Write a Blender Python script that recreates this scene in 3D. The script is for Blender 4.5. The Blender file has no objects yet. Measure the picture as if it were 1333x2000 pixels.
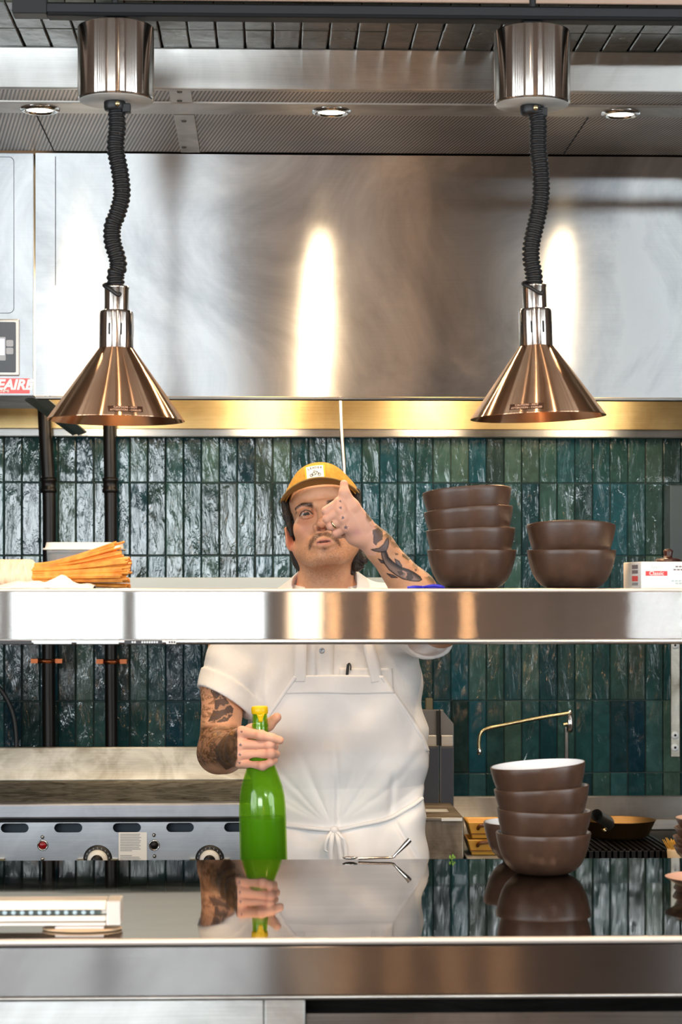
import bpy, bmesh, math, random
import numpy as np
from mathutils import Vector, Matrix, Euler

random.seed(7)
rng = np.random.default_rng(7)
SC = bpy.context.scene
COL = SC.collection
PI = math.pi

# ------------------------------------------------------------------ camera
F, CX, HY = 4300.0, 666.5, 1160.0      # focal length and principal point, in pixels of 1333x2000
CAMZ = 1.40
YAW = math.radians(1.9)                # the camera is turned a little to the right
FW = Vector((math.sin(YAW), math.cos(YAW), 0)); RT = Vector((math.cos(YAW), -math.sin(YAW), 0))
CAMO = Vector((0, 0, CAMZ))

def P(px, py, d):
    """world point at world depth y=d seen at photo pixel (px,py)"""
    r = FW + RT * ((px - CX) / F) + Vector((0, 0, 1)) * ((HY - py) / F)
    return CAMO + r * (d / r.y)

def X(px, d): return P(px, HY, d).x
def Z(py, d, px=CX): return P(px, py, d).z

def pix(co):
    """numpy (n,3) -> photo pixel coordinates"""
    v = co - np.array(CAMO)
    dep = v @ np.array(FW)
    return CX + F * (v @ np.array(RT)) / dep, HY - F * v[:, 2] / dep

cam = bpy.data.cameras.new('camera'); camo = bpy.data.objects.new('camera', cam); COL.objects.link(camo)
camo.location = CAMO; camo.rotation_euler = (PI / 2, 0, -YAW)
cam.sensor_fit = 'VERTICAL'; cam.sensor_height = 36.0; cam.sensor_width = 24.0
cam.lens = F / 2000 * 36.0
cam.shift_y = (HY - 1000) / 2000
cam.clip_start = 0.05
cam.dof.use_dof = True; cam.dof.focus_distance = 4.55; cam.dof.aperture_fstop = 9.0
SC.camera = camo

# ------------------------------------------------------------------ colours and materials
def lin(c):
    c = [v / 255 for v in c]
    return tuple((v / 12.92 if v <= .04045 else ((v + .055) / 1.055) ** 2.4) for v in c) + (1,)

class NT:
    def __init__(s, name):
        s.m = bpy.data.materials.new(name); s.m.use_nodes = True
        s.t = s.m.node_tree; s.b = s.t.nodes['Principled BSDF']
    def n(s, typ, **kw):
        nd = s.t.nodes.new(typ)
        for k, v in kw.items():
            if k.startswith('i_'):
                key = k[2:]
                nd.inputs[int(key) if key.isdigit() else key.replace('_', ' ')].default_value = v
            else: setattr(nd, k, v)
        return nd
    def l(s, a, b): s.t.links.new(a, b)
    def coord(s, scale=(1, 1, 1), kind='Object', loc=(0, 0, 0)):
        tc = s.n('ShaderNodeTexCoord'); mp = s.n('ShaderNodeMapping')
        mp.inputs['Scale'].default_value = scale; mp.inputs['Location'].default_value = loc
        s.l(tc.outputs[kind], mp.inputs['Vector']); return mp.outputs[0]
    def noise(s, vec, scale=5, detail=4, rough=.5, dist=0):
        nd = s.n('ShaderNodeTexNoise'); nd.inputs['Scale'].default_value = scale
        nd.inputs['Detail'].default_value = detail; nd.inputs['Roughness'].default_value = rough
        nd.inputs['Distortion'].default_value = dist
        s.l(vec, nd.inputs['Vector']); return nd.outputs['Fac']
    def ramp(s, fac, stops, interp='LINEAR'):
        r = s.n('ShaderNodeValToRGB'); cr = r.color_ramp; cr.interpolation = interp
        while len(cr.elements) < len(stops): cr.elements.new(.5)
        for e, (p, c) in zip(cr.elements, stops):
            e.position = p; e.color = c if isinstance(c, tuple) and len(c) == 4 else (c, c, c, 1)
        s.l(fac, r.inputs[0]); return r.outputs[0]
    def bump(s, h, strength=.2, dist=.01):
        b = s.n('ShaderNodeBump'); b.inputs['Strength'].default_value = strength; b.inputs['Distance'].default_value = dist
        s.l(h, b.inputs['Height']); s.l(b.outputs[0], s.b.inputs['Normal']); return b
    def math(s, op, a, b=None):
        nd = s.n('ShaderNodeMath', operation=op)
        for i, v in enumerate((a, b)):
            if v is None: continue
            if isinstance(v, (int, float)): nd.inputs[i].default_value = v
            else: s.l(v, nd.inputs[i])
        return nd.outputs[0]
    def mix(s, fac, a, b):
        nd = s.n('ShaderNodeMix', data_type='RGBA')
        for i, v in ((0, fac), (6, a), (7, b)):
            if isinstance(v, (int, float)): nd.inputs[i].default_value = v
            elif isinstance(v, tuple): nd.inputs[i].default_value = v
            else: s.l(v, nd.inputs[i])
        return nd.outputs[2]

def plain(name, col, rough=.5, metal=0., **kw):
    t = NT(name); b = t.b
    b.inputs['Base Color'].default_value = lin(col); b.inputs['Roughness'].default_value = rough
    b.inputs['Metallic'].default_value = metal
    for k, v in kw.items(): b.inputs[k.replace('_', ' ')].default_value = v
    return t.m

def emit(name, col, strength):
    t = NT(name); t.b.inputs['Base Color'].default_value = lin(col)
    t.b.inputs['Emission Color'].default_value = lin(col); t.b.inputs['Emission Strength'].default_value = strength
    return t.m

def steel(name, col=(196, 194, 190), av=.32, ah=.035, dark=(128, 126, 122), scale=3.0, brush=.22, var=.35):
    """brushed stainless; UV u runs across the brushing, so highlights smear along u (av) and stay narrow along v (ah)"""
    t = NT(name); t.t.nodes.remove(t.b)
    g = t.n('ShaderNodeBsdfAnisotropic'); t.l(g.outputs[0], t.t.nodes['Material Output'].inputs['Surface'])
    v = t.coord((1, 1, 1))
    n1 = t.noise(v, scale, 6, .6, 1.2)
    n2 = t.noise(t.coord((3, 3, 260)), 2, 3, .6)
    f = t.math('ADD', t.math('MULTIPLY', n1, 1 - brush), t.math('MULTIPLY', n2, brush))
    t.l(t.ramp(f, [(.30, lin(dark)), (.60, lin(col))]), g.inputs['Color'])
    r = (av * ah) ** .25
    t.l(t.math('ADD', t.math('MULTIPLY', n1, var * r), r * (1 - var / 2)), g.inputs['Roughness'])
    g.inputs['Anisotropy'].default_value = (ah / av) ** .5 - 1
    tg = t.n('ShaderNodeTangent', direction_type='UV_MAP'); tg.uv_map = 'UVMap'
    t.l(tg.outputs[0], g.inputs['Tangent'])
    return t.m

# ------------------------------------------------------------------ objects
def tag(o, label=None, cat=None, group=None, kind=None):
    if label: o['label'] = label
    if cat: o['category'] = cat
    if group: o['group'] = group
    if kind: o['kind'] = kind
    return o

def thing(name, loc, label, cat, group=None):
    o = bpy.data.objects.new(name, None); COL.objects.link(o)
    o.location = loc; o.empty_display_size = .05
    return tag(o, label, cat, group)

def root_of(o):
    while o.parent: o = o.parent
    return o

class MB:
    def __init__(s): s.v = []; s.f = []; s.mi = []; s.sm = []; s.uv = []
    def add(s, vs, fs, mat=0, smooth=False, uvs=None):
        b = len(s.v); s.v += [tuple(q) for q in vs]
        for i, f in enumerate(fs):
            s.f.append(tuple(b + k for k in f)); s.mi.append(mat); s.sm.append(smooth)
            s.uv.append(uvs[i] if uvs else None)
        return s
    def box(s, x0, x1, y0, y1, z0, z1, mat=0):
        vs = [(x, y, z) for x in (x0, x1) for y in (y0, y1) for z in (z0, z1)]
        return s.add(vs, [(0, 1, 3, 2), (4, 6, 7, 5), (0, 4, 5, 1), (2, 3, 7, 6), (0, 2, 6, 4), (1, 5, 7, 3)], mat)
    def hexa(s, pts, mat=0):
        """8 points: bottom loop of 4 then top loop of 4"""
        return s.add(pts, [(3, 2, 1, 0), (4, 5, 6, 7), (0, 1, 5, 4), (1, 2, 6, 5), (2, 3, 7, 6), (3, 0, 4, 7)], mat)
    def lathe(s, prof, c=(0, 0, 0), M=None, seg=48, mat=0, smooth=True, close=False):
        """prof: list of (r, z); a point with r 0 closes the end"""
        c = Vector(c); vs = []; fs = []; uvs = []
        L = [0]
        for a, b in zip(prof, prof[1:]): L.append(L[-1] + math.hypot(b[0] - a[0], b[1] - a[1]))
        rows = []
        for r, z in prof:
            row = []
            if r < 1e-7:
                row = [len(vs)] * seg; p = Vector((0, 0, z)); vs.append((M @ p if M else p) + c)
            else:
                for k in range(seg):
                    a = 2 * PI * k / seg; p = Vector((r * math.cos(a), r * math.sin(a), z))
                    row.append(len(vs)); vs.append((M @ p if M else p) + c)
            rows.append(row)
        for i in range(len(rows) - 1):
            for k in range(seg):
                k2 = (k + 1) % seg
                q = [rows[i][k], rows[i][k2], rows[i + 1][k2], rows[i + 1][k]]
                u = [(L[i], k / seg), (L[i], (k + 1) / seg), (L[i + 1], (k + 1) / seg), (L[i + 1], k / seg)]
                qq = []; uu = []
                for a, b in zip(q, u):
                    if a not in qq: qq.append(a); uu.append(b)
                if len(qq) > 2: fs.append(tuple(qq)); uvs.append(uu)
        return s.add(vs, fs, mat, smooth, uvs)
    def tube(s, path, rad, seg=12, mat=0, caps=True, smooth=True):
        pts = [Vector(p) for p in path]; n = len(pts)
        rads = rad if isinstance(rad, (list, tuple)) else [rad] * n
        vs = []; fs = []; uvs = []; up = None; Ls = 0
        for i, p in enumerate(pts):
            t = (pts[min(i + 1, n - 1)] - pts[max(i - 1, 0)]).normalized()
            if up is None:
                up = Vector((0, 0, 1)) if abs(t.z) < .9 else Vector((1, 0, 0))
            up = (up - t * up.dot(t)).normalized(); sd = t.cross(up)
            for k in range(seg):
                a = 2 * PI * k / seg
                vs.append(p + (sd * math.cos(a) + up * math.sin(a)) * rads[i])
        for i in range(n - 1):
            d = (pts[i + 1] - pts[i]).length
            for k in range(seg):
                k2 = (k + 1) % seg
                fs.append((i * seg + k, i * seg + k2, (i + 1) * seg + k2, (i + 1) * seg + k))
                uvs.append([(Ls, k / seg), (Ls, (k + 1) / seg), (Ls + d, (k + 1) / seg), (Ls + d, k / seg)])
            Ls += d
        s.add(vs, fs, mat, smooth, uvs)
        if caps:
            s.add(vs[:seg], [tuple(range(seg))[::-1]], mat); s.add(vs[-seg:], [tuple(range(seg))], mat)
        return s
    def prism(s, poly, d, mat=0):
        """closed polygon (3-D points) pushed along vector d"""
        n = len(poly); d = Vector(d); a = [Vector(p) for p in poly]; b = [p + d for p in a]
        fs = [tuple(range(n)), tuple(range(2 * n - 1, n - 1, -1))]
        for i in range(n):
            j = (i + 1) % n; fs.append((i, n + i, n + j, j))
        return s.add(a + b, fs, mat)
    def text(s, body, size, M, mat=0, extrude=.0002, shear=0., offset=0., fn=None, align='CENTER', spacing=1.):
        cu = bpy.data.curves.new('lettering', 'FONT'); cu.body = body; cu.size = size; cu.extrude = extrude
        cu.shear = shear; cu.offset = offset; cu.align_x = align; cu.align_y = 'CENTER'; cu.resolution_u = 3
        cu.space_character = spacing
        o = bpy.data.objects.new('lettering', cu); COL.objects.link(o)
        bpy.context.view_layer.update()
        me = bpy.data.meshes.new_from_object(o.evaluated_get(bpy.context.evaluated_depsgraph_get()))
        vs = [v.co.copy() for v in me.vertices]; fs = [tuple(p.vertices) for p in me.polygons]
        bpy.data.objects.remove(o); bpy.data.meshes.remove(me); bpy.data.curves.remove(cu)
        vs = [fn(v) for v in vs] if fn else [M @ v for v in vs]
        return s.add(vs, fs, mat)
    def build(s, name, mats, parent=None, bevel=0., seg=2, subsurf=0, smooth_angle=None, solid=0.):
        if not isinstance(mats, (list, tuple)): mats = [mats]
        me = bpy.data.meshes.new(name)
        off = root_of(parent).location if parent else Vector((0, 0, 0))
        me.from_pydata([tuple(Vector(v) - off) for v in s.v], [], s.f)
        for m in mats: me.materials.append(m)
        me.polygons.foreach_set('material_index', s.mi); me.polygons.foreach_set('use_smooth', s.sm)
        uvl = me.uv_layers.new(name='UVMap'); data = [0.] * (2 * len(me.loops))
        for p, u in zip(me.polygons, s.uv):
            for j, li in enumerate(p.loop_indices):
                if u: a, b = u[j]
                else:
                    co = me.vertices[me.loops[li].vertex_index].co; n = p.normal
                    if abs(n.z) > .7: a, b = co.y, co.x
                    elif abs(n.y) >= abs(n.x): a, b = co.z, co.x
                    else: a, b = co.z, co.y
                data[2 * li] = a; data[2 * li + 1] = b
        uvl.data.foreach_set('uv', data)
        me.validate(); me.update()
        o = bpy.data.objects.new(name, me); COL.objects.link(o)
        if parent: o.parent = parent
        if solid:
            md = o.modifiers.new('solid', 'SOLIDIFY'); md.thickness = solid; md.offset = 0
        if bevel:
            md = o.modifiers.new('bevel', 'BEVEL'); md.width = bevel; md.segments = seg; md.limit_method = 'ANGLE'
            md.angle_limit = math.radians(40); md.harden_normals = False
        if subsurf:
            md = o.modifiers.new('sub', 'SUBSURF'); md.levels = md.render_levels = subsurf
        return o

def copy_tree(o, parent=None):
    c = o.copy(); COL.objects.link(c)
    if parent: c.parent = parent
    for ch in list(o.children): copy_tree(ch, c)
    return c

def struct(name, mb, mats, **kw):
    return tag(mb.build(name, mats, **kw), kind='structure')

def bez(pts, n=12):
    """Catmull-Rom through points"""
    pts = [Vector(p) for p in pts]; out = []
    q = [pts[0] * 2 - pts[1]] + pts + [pts[-1] * 2 - pts[-2]]
    for i in range(1, len(q) - 2):
        a, b, c, d = q[i - 1:i + 3]
        for k in range(n):
            t = k / n
            out.append(.5 * ((2 * b) + (c - a) * t + (2 * a - 5 * b + 4 * c - d) * t * t + (3 * b - a - 3 * c + d) * t ** 3))
    out.append(pts[-1]); return out

def along(path, step):
    """resample a polyline at equal steps"""
    out = [path[0]]; acc = 0
    for a, b in zip(path, path[1:]):
        L = (b - a).length; t = step - acc
        while t <= L:
            out.append(a.lerp(b, t / L)); t += step
        acc = (acc + L) % step
    return out

def light(name, typ, loc, energy, col, size=.1, size_y=None, rot=(0, 0, 0), spot=None, blend=.5, spread=None):
    L = bpy.data.lights.new(name, typ); L.energy = energy; L.color = col
    if typ == 'AREA':
        L.shape = 'RECTANGLE' if size_y else 'DISK'; L.size = size
        if size_y: L.size_y = size_y
        if spread: L.spread = spread
    else: L.shadow_soft_size = size
    if typ == 'SPOT': L.spot_size = spot; L.spot_blend = blend
    o = bpy.data.objects.new(name, L); COL.objects.link(o); o.location = loc; o.rotation_euler = rot
    return o
# ------------------------------------------------------------------ materials
M = {}
M['steel'] = steel('brushed_steel', (206, 204, 200), .30, .03, (150, 148, 144))
M['hood'] = steel('wiped_hood_steel', (226, 227, 227), .42, .022, (158, 161, 165), 2.4, .08)
M['steel_soft'] = steel('satin_steel', (198, 195, 190), .25, .10, (140, 136, 130))
M['steel_dark'] = steel('dark_steel', (140, 136, 132), .22, .06, (80, 78, 76))
M['griddle'] = steel('scorched_griddle_steel', (156, 152, 144), .16, .09, (88, 82, 74), 16, .04)
M['splash'] = steel('stained_splash_steel', (206, 203, 192), .22, .10, (120, 112, 96), 7)
M['nickel'] = steel('polished_nickel', (214, 206, 198), .12, .0012, (192, 184, 176))
M['bronze'] = steel('rose_bronze', (255, 210, 172), .25, .008, (238, 184, 144))
M['warm_lit_panel'] = steel('warm_lit_hood_steel', (214, 190, 140), .2, .08, (170, 140, 92))  # gold of the hood lamps' light put into the steel colour
M['brass'] = plain('brass', (214, 194, 148), .22, 1)
M['chrome'] = plain('chrome', (205, 203, 198), .12, 1)
M['black'] = plain('black_rubber', (20, 20, 22), .45)
M['track'] = plain('black_track_paint', (9, 9, 11), .55, 0, Specular_IOR_Level=.25)
M['iron'] = plain('black_iron', (30, 26, 24), .35, .6)
M['copper'] = plain('copper_clamp', (150, 86, 54), .35, 1)
M['white'] = plain('white_enamel', (235, 232, 226), .35)
M['paper'] = plain('white_paper', (238, 236, 232), .6)
M['ink'] = plain('dark_ink', (52, 54, 60), .6)
M['grey_ink'] = plain('grey_ink', (150, 150, 155), .6)
M['red'] = plain('red_print', (212, 58, 66), .55)
M['red_lens'] = plain('red_lens', (150, 20, 24), .2)
M['slate'] = plain('slate_faceplate', (62, 70, 82), .5)
M['screen'] = emit('lit_screen', (215, 225, 250), 1.2)
M['button'] = plain('grey_button', (140, 146, 158), .5)
M['clear'] = plain('clear_plastic', (225, 228, 228), .12, 0, Transmission_Weight=.75, IOR=1.3)
M['lid'] = plain('frosted_lid', (226, 218, 204), .35)
M['plaster'] = plain('dining_plaster', (142, 124, 112), .8)
M['wood'] = plain('stained_timber', (84, 56, 38), .55)
M['frame_white'] = plain('window_paint', (60, 58, 56), .5)
M['pink_trim'] = plain('pale_timber', (205, 172, 150), .5)
M['gap'] = plain('shadow_gap_black', (10, 10, 11), .8)
M['washer'] = plain('white_washer', (225, 228, 228), .4)

def counter_mat():
    t = NT('polished_counter_steel'); b = t.b
    v = t.coord((1.2, 6, 1)); n = t.noise(v, 2.5, 5, .6, .6)
    t.l(t.ramp(n, [(.25, lin(( 128, 118, 110))), (.75, lin((164, 153, 144)))]), b.inputs['Base Color'])
    b.inputs['Metallic'].default_value = 1
    t.l(t.ramp(n, [(.3, .022), (.8, .05)]), b.inputs['Roughness'])
    t.bump(t.noise(t.coord((.8, 1.6, 1)), 3, 2, .5), .03, .01)
    b.inputs['Coat Weight'].default_value = 0
    return t.m
M['counter'] = counter_mat()

def tile_mat(name, stops, rough=.07, strength=.40, streak=(46, 46, 13), dull=0.):
    """glazed handmade tile; the hue of each tile comes from the vertex layer 'tile' (one random number per tile)"""
    t = NT(name); b = t.b
    a = t.n('ShaderNodeAttribute', attribute_name='tile')
    base = t.ramp(a.outputs['Fac'], stops, 'LINEAR')
    v = t.coord((1, 1, 1))
    n = t.noise(v, 26, 5, .65, .8)
    tint = t.ramp(n, [(.3, .55), (.7, 1.25)])
    mx = t.n('ShaderNodeMix', data_type='RGBA', blend_type='MULTIPLY'); mx.inputs[0].default_value = .8
    t.l(base, mx.inputs[6]); t.l(tint, mx.inputs[7]); t.l(mx.outputs[2], b.inputs['Base Color'])
    b.inputs['Roughness'].default_value = rough; b.inputs['IOR'].default_value = 1.48
    h1 = t.noise(t.coord(streak), 1, 4, .6, 1.0)
    h2 = t.noise(t.coord((11, 11, 5)), 1, 2, .5, .4)
    h = t.math('ADD', t.math('MULTIPLY', h1, .35), h2)
    t.bump(h, strength, .012)
    return t.m
M['tile'] = tile_mat('teal_zellige_glaze', [
    (0, lin((20, 54, 60))), (.16, lin((42, 78, 78))), (.3, lin((28, 62, 60))), (.42, lin((54, 84, 76))), (.55, lin((18, 44, 54))),
    (.68, lin((30, 78, 86))), (.8, lin((70, 94, 82))), (.9, lin((46, 62, 58))), (1, lin((26, 54, 52)))])
M['ceiling_tile'] = tile_mat('grey_green_ceiling_glaze', [
    (0, lin((70, 74, 68))), (.3, lin((96, 98, 90))), (.6, lin((58, 64, 58))), (.8, lin((112, 110, 98))), (1, lin((80, 80, 72)))], .16, .25, (30, 12, 30))
M['grout'] = plain('grey_grout', (112, 118, 110), .9)

def perforated(name, col, hole, pitch_x=.0082, pitch_y=.0082):
    """metal sheet punched with a diagonal grid of small holes"""
    t = NT(name); b = t.b
    v = t.coord((1, 1, 1)); sp = t.n('ShaderNodeSeparateXYZ'); t.l(v, sp.inputs[0])
    xs = t.math('ADD', t.math('MULTIPLY', sp.outputs[0], 1 / pitch_x), t.math('MULTIPLY', sp.outputs[1], .18 / pitch_x))
    wx = t.math('ABSOLUTE', t.math('SUBTRACT', t.math('FRACT', xs), .5))
    m = t.ramp(wx, [(.16, 1.), (.30, 0.)])
    n = t.noise(v, 4, 4, .6)
    base = t.ramp(n, [(.3, lin([c * .8 for c in col])), (.7, lin(col))])
    t.l(t.mix(m, base, lin(hole)), b.inputs['Base Color'])
    b.inputs['Metallic'].default_value = .75; b.inputs['Roughness'].default_value = .42
    return t.m
M['perf'] = perforated('perforated_supply_sheet', (188, 172, 158), (70, 60, 52))

# ------------------------------------------------------------------ the room
YB = 6.10                   # tiled wall
XL, XR, YF = -3.5, 4.0, -3.2
struct('floor', MB().box(XL, XR, YF, YB + .2, -.1, 0), plain('dark_quarry_floor', (70, 58, 50), .5))
struct('wall_back', MB().box(XL, XR, YB + .012, YB + .2, 0, 3.3), M['grout'])
struct('ceiling', MB().box(XL, XR, YF, 4.12, 3.2, 3.3).box(XL, XR, 4.0, YB + .012, 2.515, 2.6).box(XL, XR, 4.0, 4.12, 2.6, 3.2), M['plaster'])

def wall_with_openings(name, axis, pos, th, a0, a1, z0, z1, ops):
    """a wall in the plane axis=pos with rectangular window openings"""
    m = MB()
    def bx(u0, u1, w0, w1):
        if u1 - u0 < 1e-6 or w1 - w0 < 1e-6: return
        if axis == 'y': m.box(u0, u1, pos - th, pos, w0, w1)
        else: m.box(min(pos, pos + th), max(pos, pos + th), u0, u1, w0, w1)
    cur = a0
    for (u0, u1, w0, w1) in sorted(ops):
        bx(cur, u0, z0, z1); bx(u0, u1, z0, w0); bx(u0, u1, w1, z1); cur = u1
    bx(cur, a1, z0, z1)
    return struct(name, m, M['plaster'])

WIN = {'window_1': ('y', -3.0, .04, 1.30, 2.32, (-.66, -1.25, -1.85, -2.4)), 'window_2': ('y', 1.7, 3.8, 2.86, 3.15, (2.2, 2.75, 3.3))}
wall_with_openings('wall_front', 'y', YF, .15, XL, XR, 0, 3.2, [(w[1], w[2], w[3], w[4]) for w in WIN.values()])
SIDE = [(-2.6, 2.2, .8, 2.8)]  # unseen side windows, added to bring in fill light
wall_with_openings('wall_left', 'x', XL, -.15, YF, YB + .2, 0, 3.2, SIDE)
wall_with_openings('wall_right', 'x', XR, .15, YF, YB + .2, 0, 3.2, SIDE)
for nm, (ax, u0, u1, w0, w1, mull) in WIN.items():
    m = MB()
    for u in (u0, u1 - .06): m.box(u, u + .06, YF - .12, YF - .04, w0, w1)
    for w in (w0, w1 - .06): m.box(u0 + .06, u1 - .06, YF - .12, YF - .04, w, w + .06)
    for u in mull: m.box(u - .03, u + .03, YF - .12, YF - .04, w0 + .06, w1 - .06)
    struct(nm, m, M['frame_white'])
for nm, x in (('added_window_3', XL - .1), ('added_window_4', XR + .04)):  # frames of the added side windows; broad bars stripe the reflections
    m = MB(); u0, u1, w0, w1 = SIDE[0]
    for u in (u0, u1 - .06): m.box(x, x + .06, u, u + .06, w0, w1)
    for u in (-1.9, -1.1, -.3, .5, 1.3): m.box(x, x + .06, u - .09, u + .09, w0, w1)
    for w in (w0, w1 - .06): m.box(x, x + .06, u0, u1, w, w + .06)
    struct(nm, m, M['frame_white'])

# ---- glazed tiles of the kitchen wall: real slabs, each a little out of true
def tile_field(name, origin, ux, uz, nrm, cols, rows, w, h, gap, th, mat, tilt, seed):
    r = np.random.default_rng(seed)
    ux, uz, nrm, o = Vector(ux), Vector(uz), Vector(nrm), Vector(origin)
    vs = []; fs = []; val = []
    for i in range(cols):
        for j in range(rows):
            c = o + ux * ((i + .5) * w) + uz * ((j + .5) * h)
            ta, tb = r.normal(0, tilt), r.normal(0, tilt * .6); lift = r.uniform(0, .0015); v = r.random()
            a, b, e = w / 2 - gap / 2 * r.uniform(.6, 1.5), h / 2 - gap / 2 * r.uniform(.6, 1.3), .0022
            k = len(vs)
            for (fa, fb, hh) in ((a, b, -th), (a, b, -e * .8), (a - e, b - e, 0)):
                for sx, sy in ((-1, -1), (1, -1), (1, 1), (-1, 1)):
                    vs.append(c + ux * sx * fa + uz * sy * fb + nrm * (hh + th + lift + sx * fa * ta + sy * fb * tb)); val.append(v)
            for L in (0, 4):
                for q in range(4):
                    q2 = (q + 1) % 4; fs.append((k + L + q, k + L + q2, k + L + 4 + q2, k + L + 4 + q))
            fs.append((k + 8, k + 9, k + 10, k + 11))
    m = MB().add(vs, fs); o2 = m.build(name, mat)
    at = o2.data.attributes.new('tile', 'FLOAT', 'POINT'); at.data.foreach_set('value', val)
    return tag(o2, kind='structure')
TW, TH = 34.85 / 4300 * YB, 142 / 4300 * YB
tx0 = X(7.9, YB); tz0 = Z(1085, YB)
tile_field('wall_back_tiles', (tx0 - 24 * TW, YB + .012, tz0 - 5 * TH), (1, 0, 0), (0, 0, 1), (0, -1, 0), 72, 8, TW, TH, .0022, .012, M['tile'], .005, 3)
DF = 4.45                   # fascia of the air plenum
CT = CAMZ + 1065 * DF / F   # tiled soffit height
cw = .0555
tile_field('ceiling_tiles', (-1.6, 4.115, CT + .012), (1, 0, 0), (0, 1, 0), (0, 0, -1), 64, 2, cw, .19, .003, .012, M['ceiling_tile'], .006, 5)
struct('trim_1', MB().box(-.32, 2.2, 4.075, 4.083, Z(4, 4.08), Z(-60, 4.08)), M['pink_trim'], bevel=.002)

# ------------------------------------------------------------------ air plenum above the hood
DH = 5.12                   # hood front
PZ = Z(172, DF)             # plenum underside
pl = thing('supply_plenum', (X(666, DF), DF, PZ), 'steel air plenum with perforated underside above the hood, holding three lights', 'air plenum')
x0, x1 = -1.5, 1.9
MB().box(x0, x1, DF, DF + .02, PZ - .004, CT).build('fascia', M['steel'], pl, bevel=.003)
def dz(py): return (PZ - CAMZ) * F / (HY - py)          # depth on the plenum underside seen at row py
ya, yb2 = dz(201), dz(222)
MB().box(x0, x1, DF + .021, ya - .001, PZ + .001, PZ + .012).build('perforated_sheet', M['perf'], pl)
MB().box(x0, x1, yb2 + .001, DH - .012, PZ + .001, PZ + .012).build('perforated_sheet', M['perf'], pl)
MB().box(x0, x1, ya, yb2, PZ - .0035, PZ + .012).build('light_strip', M['steel_soft'], pl, bevel=.002)
MB().box(x0, x1, DF + .02, DH + .04, PZ + .03, PZ + .04).build('plenum_top', M['steel_dark'], pl)
def joint_plate(name, px0, px1, pya, pyb):
    d0, d1 = dz(pya), dz(pyb)
    o = MB().box(X(px0, d0), X(px1, d0), d0, d1, PZ - .003, PZ + .0008).build(name, M['steel_soft'], pl, bevel=.001)
    for py in (pya + (pyb - pya) * .15, pya + (pyb - pya) * .85):
        d = dz(py)
        MB().lathe([(0, PZ - .0065), (.005, PZ - .0055), (.006, PZ - .003)], (X((px0 + px1) / 2, d), d, 0), seg=16).build('screw', M['steel_dark'], o)
joint_plate('joint_plate', 329, 373, 174, 199)
joint_plate('joint_plate', 339, 380, 224, 297)
for px in (68, 1150):
    d0, d1 = dz(224), dz(299)
    MB().box(X(px, d0), X(px, d0) + .002, d0, d1, PZ - .0006, PZ + .002).build('seam', M['gap'], pl)
M['bulb'] = emit('warm_bulb', (255, 226, 178), 14)
for i, px in enumerate((78, 648, 1213)):
    d = dz(213); c = P(px, 213, d); c.z = PZ - .0035
    t = thing('recessed_downlight', c, ['lit recessed downlight in the plenum, beside the seam of the left-hand cabinet',
              'lit recessed downlight in the plenum, midway between the two heat lamps',
              'lit recessed downlight in the plenum, right of the right-hand heat lamp'][i], 'light', 'downlights in the plenum')
    MB().lathe([(.029, -.002), (.031, -.006), (.036, -.0065), (.041, -.004), (.042, 0)], c, seg=40).build('trim_ring', M['chrome'], t)
    MB().lathe([(0, -.003), (.018, -.0028), (.029, -.002)], c, seg=32).build('lens', M['bulb'], t)
    light('downlight_beam', 'SPOT', c + Vector((0, 0, -.012)), 15.0, (1, .76, .48), .018, spot=math.radians(150), blend=.6)

# ------------------------------------------------------------------ hood, its control cabinet and what hangs from it
HB = Z(775, DH)
hd = thing('extractor_hood', (X(700, DH), DH, HB), 'wide brushed steel extractor hood with wipe marks above the teal tiles', 'hood')
xs = X(69.5, DH)
def hood_sheet():
    """front sheet, a hair bowed between its fixings, as thin sheet is"""
    n, k = 60, 24; m = MB(); vs = []; fs = []
    for i in range(n + 1):
        for j in range(k + 1):
            x = xs + (1.9 - xs) * i / n; z = HB + (PZ - .002 - HB) * j / k
            y = DH + .0016 * math.sin(x * 5.1 + .6) + .0009 * math.sin(x * 11 + z * 3)
            vs.append((x, y, z))
    for i in range(n):
        for j in range(k):
            a = i * (k + 1) + j; fs.append((a, a + k + 1, a + k + 2, a + 1))
    return m.add(vs, fs, 0, True)
fp = hood_sheet().build('front_sheet', M['hood'], hd)
MB().box(xs, 1.9, DH - .001, DH + .035, HB - .006, HB - .001).build('drip_edge', M['steel_dark'], hd)
MB().box(xs, 1.9, DH + .04, YB - .02, PZ - .03, PZ - .012).build('hood_top', M['steel_dark'], hd)
MB().box(1.88, 1.9, DH + .04, YB - .02, HB, PZ - .03).build('end_panel', M['steel'], hd)
MB().box(-1.5, 1.9, YB - .03, YB - .018, Z(838, YB - .02), 2.3).build('back_panel', M['warm_lit_panel'], hd)
zt0, zt1 = Z(854, YB - .045), Z(838, YB - .045)
MB().box(-1.5, 1.9, YB - .05, YB - .031, zt0, zt1).build('lower_trim', M['steel'], hd, bevel=.003)
MB().box(X(108, DH), X(108, DH) + .0012, DH - .0032, DH - .001, Z(560, DH), PZ - .01).build('seam', M['gap'], hd)

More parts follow.
